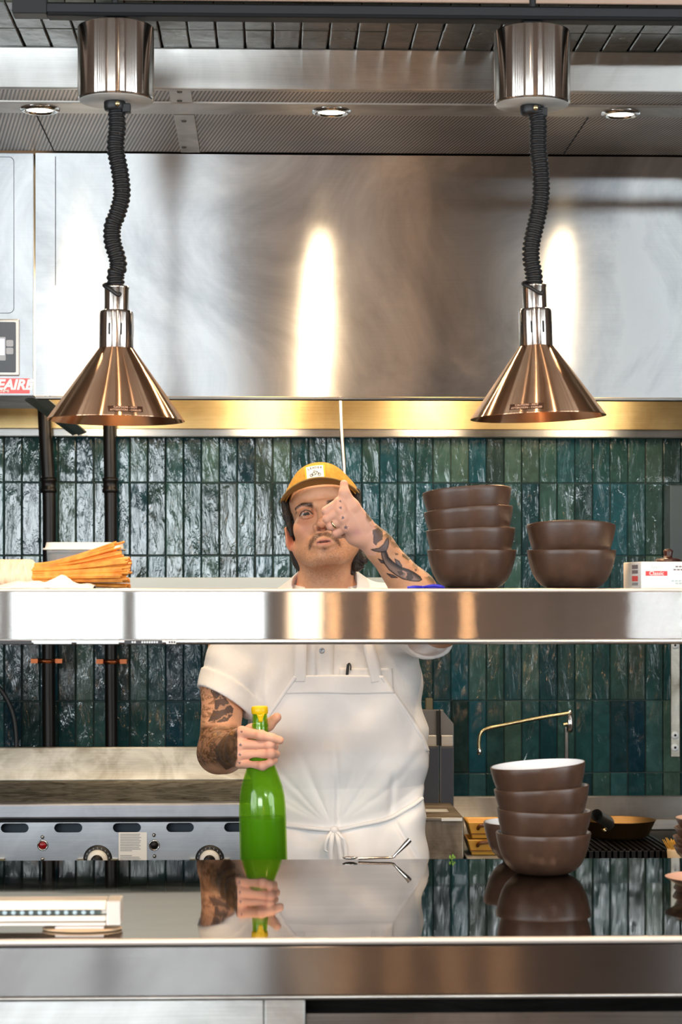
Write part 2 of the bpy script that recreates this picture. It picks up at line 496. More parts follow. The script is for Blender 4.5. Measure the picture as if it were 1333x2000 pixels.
cb = thing('control_cabinet', (X(30, DH), DH, HB), 'steel control cabinet with small lit screen at left end of the hood', 'cabinet')
MB().box(-1.5, X(66.5, DH), DH - .002, DH + .35, HB, PZ - .002).build('cabinet_body', M['hood'], cb, bevel=.002)
def rrect(px0, py0, px1, py1, r, d, n=6):
    a, b = P(px0, py1, d), P(px1, py0, d); pts = []
    for (cx, cz, s) in ((b.x - r, b.z - r, 0), (a.x + r, b.z - r, 1), (a.x + r, a.z + r, 2), (b.x - r, a.z + r, 3)):
        for k in range(n + 1):
            t = (s + k / n) * PI / 2; pts.append((cx + r * math.cos(t), d, cz + r * math.sin(t)))
    return pts
dc = DH - .002
MB().prism(rrect(-170, 306, 27.6, 611, .012, dc - .0006), (0, .0004, 0)).build('panel_gap', M['gap'], cb)
MB().prism(rrect(-169, 307, 26.6, 610, .0115, dc - .0022), (0, .0015, 0)).build('access_panel', M['hood'], cb)
bz = MB().prism(rrect(-75, 623, 38, 734, .004, dc - .006), (0, .0058, 0)).build('screen_bezel', M['steel_soft'], cb, bevel=.003)
MB().prism(rrect(-68, 629, 31, 727, .003, dc - .0072), (0, .0013, 0)).build('faceplate', M['slate'], bz)
MB().prism(rrect(-45, 658, 11, 704, .002, dc - .0085), (0, .0013, 0)).build('screen_surround', M['button'], bz)
MB().prism(rrect(-42, 662, 8.5, 693, .001, dc - .0092), (0, .0008, 0)).build('screen', M['screen'], bz)
for py in (671, 686): MB().prism(rrect(12, py - 7, 26, py + 6, .003, dc - .0086), (0, .0014, 0)).build('button', M['button'], bz)
st = MB().prism(rrect(-95, 739, 58, 768, .001, dc - .0008), (0, .0007, 0), 0)
c = P(-18.5, 752, dc - .0012)
st.text('CAPTIVEAIRE', .0325, Matrix.Translation(c) @ Matrix.Rotation(PI / 2, 4, 'X') @ Matrix.Diagonal((1.0, 1, 1, 1)), 1, shear=.25, offset=.0012, extrude=.0001)
st.text('SYSTEMS', .0085, Matrix.Translation(P(4, 764, dc - .0012)) @ Matrix.Rotation(PI / 2, 4, 'X'), 1, offset=.0001, extrude=.0001)
st.build('maker_sticker', [plain('faded_red_sticker', (214, 92, 100), .5), M['paper']], cb)

br = MB()
for off in (0, 22):
    a, b = P(58 + off, 779, DH + .05), P(150 + off * .5, 848, YB - .075)
    w = Vector((.011, 0, .004))
    for q in ((a, b),):
        br.hexa([a - w, a + w, a + w + Vector((0, .003, .004)), a - w + Vector((0, .003, .004)),
                 b - w, b + w, b + w + Vector((0, .003, .004)), b - w + Vector((0, .003, .004))])
tag(br.build('hood_brace', plain('brace_zinc', (128, 132, 130), .4, .6)), 'dark diagonal steel brace under the left end of the hood', 'brace')

rod = bez([P(665, 774, 5.86), P(668, 850, 5.86), P(674, 940, 5.86), P(680, 1120, 5.86)], 8)
tag(MB().tube(rod, .0052, 12).build('hanging_rod', M['nickel']), 'thin shiny metal rod dropping from hood down behind the cap', 'rod')

# ------------------------------------------------------------------ pipes on the tiled wall
def wall_pipe(pts, r, label, collars, clamp, n):
    d = YB - .075
    t = thing('wall_pipe', P(pts[-1][0], pts[-1][1], d), label, 'pipe', 'dark pipes on the tiled wall')
    path = bez([P(a, b, d) for a, b in pts], 10)
    MB().tube(path, r, 20).build('pipe', M['iron'], t)
    for (px, py) in collars:
        c = P(px, py, d)
        MB().lathe([(r, .017), (r * 1.2, .016), (r * 1.26, .009), (r * 1.12, .005), (r * 1.12, -.012), (r * 1.28, -.016), (r * 1.2, -.024), (r, -.025)], c, seg=24).build('collar', M['iron'], t)
    c = P(clamp[0], clamp[1], d)
    k = MB().lathe([(r, -.006), (r + .006, -.006), (r + .006, .006), (r, .006)], c, seg=24)
    for s in (-1, 1): k.box(c.x + s * (r + .012) - .012, c.x + s * (r + .012) + .012, c.y - .004, c.y + .06, c.z - .006, c.z + .006)
    k.build('clamp', M['copper'], t)
wall_pipe([(86, 760), (88, 830), (94, 930), (96.5, 1000), (96, 1150), (95, 1300), (96, 1460), (96, 1520)], .0185,
          'dark vertical pipe with copper clamp, left of two, near the cabinet end', [(95, 945)], (91, 1291), 0)
wall_pipe([(213, 760), (214, 850), (216, 950), (217, 1100), (217, 1300), (218, 1460), (218, 1520)], .0175,
          'dark vertical pipe with copper clamp behind the left heat lamp', [(215.5, 945)], (218, 1292), 1)
tag(MB().tube(bez([P(-25, 1325, 6.02), P(2, 1348, 6.02), P(22, 1385, 6.02), P(31, 1430, 6.02), P(32, 1500, 6.02), P(32, 1700, 6.02), Vector((X(32, 6.02), 6.02, .002))], 10), .0065, 12).build('black_hose', M['black']),
    'thin black hose curving down the tiles at far left above griddle', 'hose')

# wall shelf above the griddle (seen over the pass shelf, and in the counter's reflection)
ws = thing('wall_shelf', (X(300, 5.9), 5.9, Z(1236, 5.9)), 'pale steel shelf on the tiled wall above the griddle, behind the cook', 'shelf')
xw = X(775, 5.9); zw0, zw1 = Z(1236, 5.9), Z(1128, 5.9)
MB().box(-1.45, xw, 5.900, 5.903, zw0, zw1).build('front_face', plain('pale_satin_steel', (206, 204, 194), .45, .35), ws, bevel=.001)
MB().box(-1.45, xw, 5.904, YB - .1, zw1 - .004, zw1 - .0005).build('shelf_top', M['steel_soft'], ws)
for xx in (-1.3, xw - .1): MB().box(xx, xx + .03, 5.93, YB - .003, zw0 + .005, zw1 - .006).build('bracket', M['steel_dark'], ws)

# steel at the right end of the tiled wall
pn = MB().box(X(1309, 6.0), X(1430, 6.0), 6.0, 6.085, Z(1112, 6.0), Z(946, 6.0))
tag(pn.build('wall_panel', plain('grey_panel_paint', (58, 68, 68), .45), bevel=.004), 'narrow dark grey panel on the tiles above the white box', 'panel')
sb = thing('wall_bracket', P(1320, 1480, 6.05), 'upright steel strip with white washers on tiles right of faucet', 'bracket')
xa, xb = X(1310, 6.05), X(1328, 6.05)
MB().box(xa, xb, 6.04, 6.052, Z(1480, 6.05), Z(1180, 6.05)).build('strip', M['splash'], sb, bevel=.002)
for py in (1260, 1436, 1460):
    c = P(1319.5, py, 6.04)
    w = MB().lathe([(.0035, .003), (.0095, .003), (.011, 0)], c, M=Matrix.Rotation(PI / 2, 3, 'X'), seg=24).build('washer', M['washer'], sb)
    MB().lathe([(0, .002), (.0035, .0025), (.0036, 0)], c, M=Matrix.Rotation(PI / 2, 3, 'X'), seg=12).build('screw', M['gap'], w)

# pot filler faucet
d = 5.93
fa = thing('pot_filler', P(1107, 1500, d), 'brass swing-arm pot filler on the tiles above the stacked bowls', 'faucet')
MB().tube([P(1107, 1600, d), P(1107, 1420, d)], .0062, 14).build('riser', M['chrome'], fa)
MB().tube(bez([P(1112, 1393, d - .02), P(1050, 1403, d - .03), P(980, 1417, d - .04), P(950, 1424, d - .04), P(939, 1434, d - .04), P(936, 1450, d - .04), P(936, 1464, d - .04)], 8), .0052, 12).build('spout_arm', M['brass'], fa)
c = P(937, 1468, d - .04)
MB().lathe([(0, -.008), (.006, -.008), (.0068, -.004), (.0068, .006), (.005, .010), (0, .010)], c, seg=16).build('nozzle', M['chrome'], fa)
c = P(1114, 1412, d - .018)
MB().lathe([(0, -.026), (.007, -.025), (.0085, -.018), (.0095, -.006), (.0095, .010), (.007, .016), (.0075, .034), (0, .035)], c, seg=20).build('valve_body', M['chrome'], fa)
MB().tube([P(1102, 1415, d - .018), P(1118, 1413, d - .022)], .005, 10).build('valve_stem', M['brass'], fa)

# ------------------------------------------------------------------ griddle
GZ = Z(1567, 5.28)
xg0, xg1 = -1.45, X(640, 5.28)
gr = thing('griddle', (X(250, 5.28), 5.28, 0), 'steel flat-top griddle with control panel along the wall behind the bottle', 'griddle')
MB().box(xg0, xg1, 5.31, 5.94, GZ - .03, GZ).build('cooking_plate', M['griddle'], gr, bevel=.004)
MB().hexa([(xg0, 5.925, GZ), (xg1, 5.925, GZ), (xg1, 5.945, GZ), (xg0, 5.945, GZ),
           (xg0, 5.955, Z(1458, 5.955)), (xg1, 5.955, Z(1458, 5.955)), (xg1, 5.97, Z(1458, 5.955)), (xg0, 5.97, Z(1458, 5.955))]).build('back_splash', M['splash'], gr, bevel=.003)
zr = Z(1598, 5.27)
MB().box(xg0, xg1, 5.262, 5.309, zr, GZ + .001).build('front_rail', steel('rail_steel', (150, 150, 154), .2, .1, (120, 120, 124)), gr, bevel=.006, seg=3)
MB().box(xg0, xg1, 5.275, 5.30, zr - .012, zr - .001).build('drip_gap', M['gap'], gr)
zp = Z(1604, 5.27)
def slot_panel():
    """front panel pierced by stadium-shaped air slots (boolean-free: built as strips around each hole)"""
    m = MB(); y = 5.265
    zt, zb = zp, Z(1790, 5.265); za, zc = Z(1606, y), Z(1624, y); r = (za - zc) / 2; zm = (za + zc) / 2
    hs = [(1.5, 56), (106, 161), (220.5, 275.5), (325, 379), (438, 492), (545, 600)]
    cur = xg0
    n = 10
    def quad(p): m.add([(a, y, b) for a, b in p], [tuple(range(len(p)))[::-1]])
    for a, b in hs:
        xa, xb = X(a, y), X(b, y)
        quad([(cur, zb), (xa, zb), (xa, zt), (cur, zt)])
        for s, xc in ((-1, xa + r), (1, xb - r)):
            arc = [(xc + s * r * math.cos(t), zm + r * math.sin(t)) for t in np.linspace(-PI / 2, PI / 2, n)]
            e = xa if s < 0 else xb
            up = [(e, zm)] + [arc[k] for k in range(n // 2, n)] + [(arc[-1][0], zt), (e, zt)]
            dn = [(e, zb), (arc[0][0], zb)] + [arc[k] for k in range(0, n // 2)] + [(e, zm)]
            quad(up if s > 0 else up[::-1]); quad(dn if s > 0 else dn[::-1])
        quad([(xa + r, zb), (xb - r, zb), (xb - r, zm - r), (xa + r, zm - r)])
        quad([(xa + r, zm + r), (xb - r, zm + r), (xb - r, zt), (xa + r, zt)])
        cur = xb
    quad([(cur, zb), (xg1, zb), (xg1, zt), (cur, zt)])
    return m
MB.slot = slot_panel
slot_panel().build('front_panel', steel('griddle_panel_steel', (158, 160, 164), .2, .08, (120, 122, 126)), gr)
MB().box(xg0, xg1, 5.33, 5.90, .12, GZ - .031).build('griddle_body', plain('griddle_inside', (58, 66, 74), .5, .6), gr)
for sx in (xg0 + .05, xg1 - .09):
    for sy in (5.36, 5.82): MB().box(sx, sx + .04, sy, sy + .04, 0, .12).build('leg', M['steel_dark'], gr)
yq = 5.265
for (px, py, mt) in ((83.5, 1651, 'red_lens'), (301.5, 1651, 'iron')):
    c = P(px, py, yq); R = Matrix.Rotation(PI / 2, 3, 'X')
    o = MB().lathe([(.009, .001), (.0105, .004), (.0125, .004), (.0135, 0)], c, M=R, seg=28).build('indicator_ring', M['chrome'], gr)
    MB().lathe([(0, .0035), (.006, .003), (.009, .0008)], c, M=R, seg=20).build('lens', M[mt], o)
for (px, py) in ((83, 1635), (83, 1678), (301, 1631), (302, 1672)):
    MB().lathe([(0, .004), (.0035, .0035), (.0048, 0)], P(px, py, yq), M=Matrix.Rotation(PI / 2, 3, 'X'), seg=14).build('screw', M['chrome'], gr)
for px in (-30, 191, 410):
    c = P(px, 1679, yq); R = Matrix.Rotation(PI / 2, 3, 'X')
    o = MB().lathe([(0, .006), (.030, .006), (.034, .003), (.035, 0)], c, M=R, seg=40).build('control_dial', M['black'], gr)
    MB().lathe([(0, .022), (.021, .021), (.0235, .017), (.0245, .007)], c, M=R, seg=36).build('dial_face', M['white'], o)
    for k in range(9):
        t = PI * (k + .5) / 9; a = Vector((c.x + .0285 * math.cos(t), c.y - .0065, c.z + .0285 * math.sin(t)))
        MB().box(a.x - .0009, a.x + .0009, a.y - .0004, a.y, a.z - .0018, a.z + .0018).build('dial_mark', M['grey_ink'], o)
    MB().lathe([(.008, .0225), (.014, .024), (.0145, .028), (.012, .031), (0, .031)], c, M=R, seg=20).build('dial_cap', M['iron'], o)
    for s in (-1, 1):
        MB().box(c.x + s * .040 - .008, c.x + s * .040 + .008, c.y - .014, c.y - .0005, c.z - .004, c.z + .003).build('guard_clip', M['brass'], o)
lb = MB().box(X(232, yq), X(287, yq), yq - .0012, yq - .0004, Z(1682, yq), Z(1624, yq), 0)
for k in range(17):
    if k in (11, 12): continue
    py = 1627 + k * 3.2; ln = .9 if k < 10 else (.55 if k < 14 else .85)
    lb.box(X(235, yq), X(235 + 48 * ln * (.86 + .14 * random.random()), yq), yq - .0016, yq - .0012, Z(py + 1.3, yq), Z(py, yq), 1)
lb.build('instruction_label', [M['paper'], M['grey_ink']], gr)

# ------------------------------------------------------------------ fryer, worktop and range on the right
fr = thing('deep_fryer', (X(850, 5.35), 5.35, 0), 'steel twin-tank deep fryer behind the cook, right of his apron', 'fryer')
xf0, xf1 = X(700, 5.35), X(907, 5.35)
zf = Z(1597, 5.35)
MB().box(xf0, xf1, 5.35, 5.98, .1, zf).build('fryer_body', steel('fryer_steel', (168, 152, 134), .22, .08, (96, 84, 70), 6), fr, bevel=.005)
MB().box(xf0, xf1 - .004, 5.345, 5.349, zf - .008, zf - .0005).build('front_lip', M['steel'], fr, bevel=.001)
MB().box(X(863, 5.34), xf1 - .006, 5.338, 5.344, Z(1604, 5.34), Z(1599, 5.34)).build('name_strip', M['white'], fr)
MB().box(xf0, xf1 - .028, 5.46, 5.52, zf, Z(1585, 5.46)).build('basket_ledge', M['steel'], fr, bevel=.003)
yt = 5.72
for i, (a, b) in enumerate(((756, 858), (860, 887))):
    pts = [(a, 1590), (b, 1590), (b, 1414 if i else 1388), (b - (0 if not i else 20), 1390 if i else 1388), (b - (0 if not i else 20), 1386), (a, 1386)]
    MB().prism([P(u, v, yt) for u, v in pts][::-1], (0, .02, 0)).build('flue_panel', plain('flue_steel', (112, 106, 100), .42, .85), fr, bevel=.002)
    q = [(a + 2, 1590), (b - 1, 1590), (b - 1, 1460), (a + 2, 1460)]
    MB().prism([P(u, v, yt - .004) for u, v in q][::-1], (0, .003, 0)).build('basket_rest', plain('blue_grey_steel', (66, 68, 76), .45, .6), fr, bevel=.002)
    MB().prism([P(u, v, yt - .005) for u, v in ((a + 2, 1458), (b - 1, 1458), (b - 1, 1436), (a + 2, 1436))][::-1], (0, .004, 0)).build('rail', M['steel_soft'], fr, bevel=.002)
MB().box(X(853, yt), X(859, yt), yt - .012, yt + .005, Z(1456, yt), Z(1388, yt)).build('flue_gap', M['gap'], fr)
for sx in (xf0 + .02, xf1 - .06):
    for sy in (5.38, 5.9): MB().box(sx, sx + .04, sy, sy + .04, 0, .1).build('leg', M['steel_dark'], fr)
tag(MB().box(X(832, 5.99), X(846, 5.99), 5.99, 6.022, Z(1600, 5.9), Z(1364, 5.99)).build('board_offcut', plain('weathered_timber', (120, 108, 80), .8), bevel=.003),
    'narrow weathered board standing upright behind the fryer flue', 'board')

rt = thing('range', (X(1150, 5.2), 5.2, 0), 'dark range top with steel backsplash under the pot filler', 'range')
xr0 = xf1 + .004; RZ = .76
MB().box(xr0, 1.9, 5.1, 6.02, .1, RZ - .02).build('range_body', M['steel_dark'], rt, bevel=.004)
MB().box(X(1010, 5.2), 1.9, 5.1, 6.02, RZ - .019, RZ).build('hotplate', plain('black_hotplate', (26, 22, 20), .5, .5), rt, bevel=.003)
MB().box(xr0, X(1010, 5.2) - .002, 5.1, 6.02, RZ - .019, RZ).build('side_ledge', M['steel_soft'], rt, bevel=.003)
MB().box(X(831, 6.04), 1.9, 6.03, 6.05, RZ - .15, Z(1556, 6.04)).build('back_splash', M['steel'], rt, bevel=.003)
MB().box(X(1120, 5.95), 1.9, 5.93, 5.96, RZ + .001, Z(1601, 5.95)).build('grate_rail', M['steel_soft'], rt, bevel=.003)
for sx in (xr0 + .02, 1.8):
    for sy in (5.15, 5.9): MB().box(sx, sx + .05, sy, sy + .05, 0, .1).build('leg', M['steel_dark'], rt)
d = 5.45
gb = MB()
for k in range(15):
    x = X(1118, d) + k * .0145; gb.box(x, x + .007, 5.2, 5.7, RZ + .001, RZ + .034)
gb.box(X(1118, d), X(1118, d) + .21, 5.2, 5.21, RZ + .001, RZ + .030).box(X(1118, d), X(1118, d) + .21, 5.69, 5.70, RZ + .001, RZ + .030)
gb.build('burner_grate', M['iron'], rt, bevel=.001)

# frying pan on the grate
pc = P(1207, 1600, 5.45); pz = RZ + .035
pan = thing('frying_pan', (pc.x, pc.y, pz), 'dark carbon steel frying pan, hollow handle end facing out, beside bowl stack', 'pan')
pm = plain('seasoned_steel', (150, 116, 74), .42, 1)
h = Z(1603, 5.45) - pz
MB().lathe([(0, .0), (.066, .0), (.076, .006), (.094, h), (.096, h + .001), (.0935, h), (.074, .009), (.064, .004), (0, .004)], (pc.x, pc.y, pz), seg=56).build('pan_body', pm, pan)
ha = [Vector((pc.x - .035, pc.y - .078, pz + h * .75)), Vector((pc.x - .042, pc.y - .125, pz + h + .006)), P(1166, 1592, 5.22)]
hp = bez(ha, 8); hm = MB(); n = len(hp)
hm.tube(hp, [.008 + .0065 * min(1, k / (n * .5)) for k in range(n)], 20, caps=False)
hm.tube(hp[::-1][:8], [.0128] * 8, 20, caps=False)
hm.build('handle', plain('handle_steel', (172, 166, 158), .4, 1), pan)
MB().tube([hp[-6], hp[-5]], .0125, 20).build('handle_bore', M['gap'], pan)
MB().lathe([(0, .006), (.004, .005), (.006, 0)], Vector((pc.x - .045, pc.y - .088, pz + h * .6)), M=Matrix.Rotation(PI / 2, 3, 'X'), seg=14).build('rivet', M['brass'], pan)

# pale brush with yellow bristles
c = P(1314, 1672, 5.16)
bs = thing('scrub_brush', (c.x, c.y, RZ), 'small pale brush with yellow bristles behind the small brown bowls', 'brush')
MB().lathe([(0, .001), (.017, .001), (.019, .012), (.021, .034), (.019, .04), (0, .04)], (c.x + .008, c.y, RZ), seg=20).build('brush_block', plain('pale_bristle_block', (206, 178, 140), .8), bs)
bb = MB()
for k in range(90):
    a = random.random() * 6.28; r = .019 * math.sqrt(random.random()); p = Vector((c.x + .008 + r * math.cos(a), c.y + r * math.sin(a), RZ + .038))
    bb.tube([p, p + Vector((math.cos(a) * r * .5 - .003, math.sin(a) * r * .5, .016 + .01 * random.random()))], .0008, 5)
bb.build('bristles', plain('yellow_bristle', (224, 170, 70), .7), bs)

# two ochre baking dishes with brown handles
ochre = plain('ochre_glaze', (214, 156, 62), .3); brown = plain('brown_glaze', (104, 58, 24), .25)
def baking_dish(px, pyt, pyb, d, label, zb):
    t = thing('baking_dish', (X(px, d), d, zb), label, 'dish', 'ochre baking dishes')
    H = Z(pyt, d) - zb; w = .15; q = .012
    def ring(x0, x1, y0, y1, z): return [(x0, y0, z), (x1, y0, z), (x1, y1, z), (x0, y1, z)]
    xx = X(px, d)
    L = [ring(xx + q, xx + w - q, d + q, d + .13 - q, zb), ring(xx, xx + w, d, d + .13, zb + H), ring(xx + .006, xx + w - .006, d + .006, d + .124, zb + H), ring(xx + q + .006, xx + w - q - .006, d + q + .006, d + .124 - q, zb + .007)]
    vs = sum(L, []); fs = [(3, 2, 1, 0)]
    for a in (0, 4, 8):
        for k in range(4): fs.append((a + k, a + (k + 1) % 4, a + 4 + (k + 1) % 4, a + 4 + k))
    fs.append((12, 13, 14, 15))
    MB().add(vs, fs).build('dish_body', ochre, t, bevel=.005, seg=3)
    MB().tube(bez([Vector((xx + .026, d + .004, zb + H * .62)), Vector((xx + .030, d - .012, zb + H * .82)), Vector((xx + .055, d - .014, zb + H * .9)), Vector((xx + .082, d - .010, zb + H * .85)), Vector((xx + .086, d + .004, zb + H * .7))], 8), .0048, 12).build('handle', brown, t)
    MB().box(xx + .008, xx + w - .008, d + .004, d + .010, zb + H * .28, zb + H * .33).build('glaze_line', brown, t)
    return t
dd = 5.36
zb1 = RZ + .0005; H1 = Z(1641, dd) - zb1
baking_dish(913, 1641, 1680, dd, 'lower ochre baking dish with brown handle, left of the counter bowls', zb1)
zb2 = zb1 + H1 + .0008
baking_dish(914, 1607, 1641, dd + .002, 'upper ochre baking dish with brown handle, resting on the lower one', zb2)
# ------------------------------------------------------------------ pass shelf
DS = 3.60; SZ = Z(1150.5, DS); SB = Z(1249, DS); SD = .36
sh = thing('pass_shelf', (X(600, DS), DS, .95), 'long brushed steel pass shelf between the cook and the counter', 'shelf')
MB().box(-1.5, 1.7, DS, DS + .0025, SB, SZ).box(-1.5, 1.7, DS + .0026, DS + SD, SZ - .003, SZ).box(-1.5, 1.7, DS + SD - .003, DS + SD, SB + .02, SZ - .004).build('shelf_body', steel('shelf_steel', (214, 211, 207), .25, .0016, (184, 180, 176), 2.2, .15), sh, bevel=.002, seg=3)
MB().tube([(-1.5, DS + .002, SZ - .0022), (1.7, DS + .002, SZ - .0022)], .0032, 12).build('rounded_edge', plain('edge_highlight_steel', (226, 214, 204), .42, .6), sh)  # paler warm tube added so the shelf lip reads as a lit line
hm = MB()
hm.tube([(-1.5, DS + .0035, SB - .0035), (1.7, DS + .0035, SB - .0035)], .0046, 12)
hm.box(-1.5, 1.7, DS + .004, DS + .035, SB - .004, SB - .001)
hm.build('hemmed_edge', plain('hem_steel', (206, 210, 212), .3, 1), sh)
for xx in (-1.25, 1.45):
    for yy in (DS + .03, DS + SD - .06): MB().box(xx, xx + .03, yy - .0, yy + .03, .951, SZ - .004).build('post', M['steel'], sh, bevel=.002)
def hem_label(px0, px1, mats, body=None):
    a, b = X(px0, DS), X(px1, DS); z0, z1 = SB - .0068, SB - .0012
    m = MB().box(a, b, DS - .0022, DS - .0013, z0, z1, 0)
    if body:
        n = int((b - a) / .004)
        for k in range(n):
            if random.random() < .75:
                x = a + .004 + k * .004
                if x + .003 < b: m.box(x, x + .0028, DS - .0026, DS - .0022, z0 + .0012, z1 - .0014, 1)
    m.build('edge_label', mats, sh)
pale = plain('faded_label', (214, 222, 226), .5)
hem_label(-60, 62, [M['ink'], M['ink']]); hem_label(66, 140, [pale, M['white']]); hem_label(150, 232, [pale, M['paper']])
hem_label(243, 317, [M['ink'], pale], 1); hem_label(325, 344, [M['paper'], M['ink']], 1)

# ------------------------------------------------------------------ counter
CZ = .95; CF, CB = 2.875, 3.735
co = thing('pass_counter', (X(600, CF), CF, 0), 'polished steel pass counter across the foreground reflecting the cook', 'counter')
zl = Z(1944, CF)
MB().box(-1.6, 1.8, CF, CB, CZ - .010, CZ).build('counter_top', M['counter'], co, bevel=.0045, seg=4)
MB().box(-1.6, 1.8, CF + .0005, CF + .003, zl, CZ - .0101).build('front_apron', steel('apron_steel', (136, 132, 130), .25, .007, (108, 104, 102), 3, .15), co, bevel=.002)
MB().tube([(-1.6, CF + .0035, CZ - .0042), (1.8, CF + .0035, CZ - .0042)], .0048, 14).build('rounded_edge', plain('edge_highlight_steel', (226, 214, 204), .42, .6), co)  # counter edge highlight put into a separate, paler warm tube
MB().tube([(-1.6, CF + .004, zl - .003), (1.8, CF + .004, zl - .003)], .0035, 10).build('apron_hem', M['steel_soft'], co)
MB().box(-1.6, 1.8, CB - .003, CB - .0005, CZ - .05, CZ - .0101).build('back_apron', M['steel_dark'], co)
cfp = CF + .022
MB().box(-1.6, X(515, cfp), cfp, cfp + .003, .08, zl - .001).build('front_panel', M['steel'], co, bevel=.001)
MB().box(X(516, cfp), X(597, cfp), cfp - .006, cfp + .05, .0, zl - .001).build('stile', M['steel_soft'], co, bevel=.003)
MB().box(X(597, cfp) + .001, 1.8, cfp + .03, cfp + .033, .08, Z(1988, cfp)).build('recessed_panel', M['steel_dark'], co)
MB().box(X(597, cfp) + .001, 1.8, cfp + .034, CB - .01, zl - .05, zl - .04).build('undershelf', M['steel_dark'], co)
MB().box(-1.6, 1.8, CB - .05, CB - .04, .08, CZ - .06).build('back_panel', M['steel_dark'], co)
for xx in (-1.55, 1.7):
    for yy in (CF + .05, CB - .12): MB().box(xx, xx + .05, yy, yy + .05, 0, CZ - .004).build('leg', M['steel_dark'], co)

# ------------------------------------------------------------------ track and heat lamps
DL = 3.85
tr = thing('lamp_track', (X(600, DL), DL, Z(44, DL)), 'black ceiling track the heat lamps hang from, across the top', 'track')
def tz(y): return Z(y, DL)
MB().box(X(94, DL), 1.8, DL - .018, DL + .018, tz(40), tz(14)).build('rail', M['track'], tr, bevel=.002)
MB().box(X(94, DL), 1.8, DL - .0195, DL - .0181, tz(33), tz(18)).build('cover_strip', plain('track_strip', (18, 20, 25), .5), tr)
MB().box(X(26, DL), X(93.5, DL), DL - .021, DL + .021, tz(37), tz(2)).build('end_feed', plain('track_end', (24, 25, 26), .5), tr, bevel=.002)
for px in (225, 1041): MB().tube([P(px, 14, DL), (X(px, DL), DL, 3.2)], .006, 10).build('hanger', M['black'], tr)

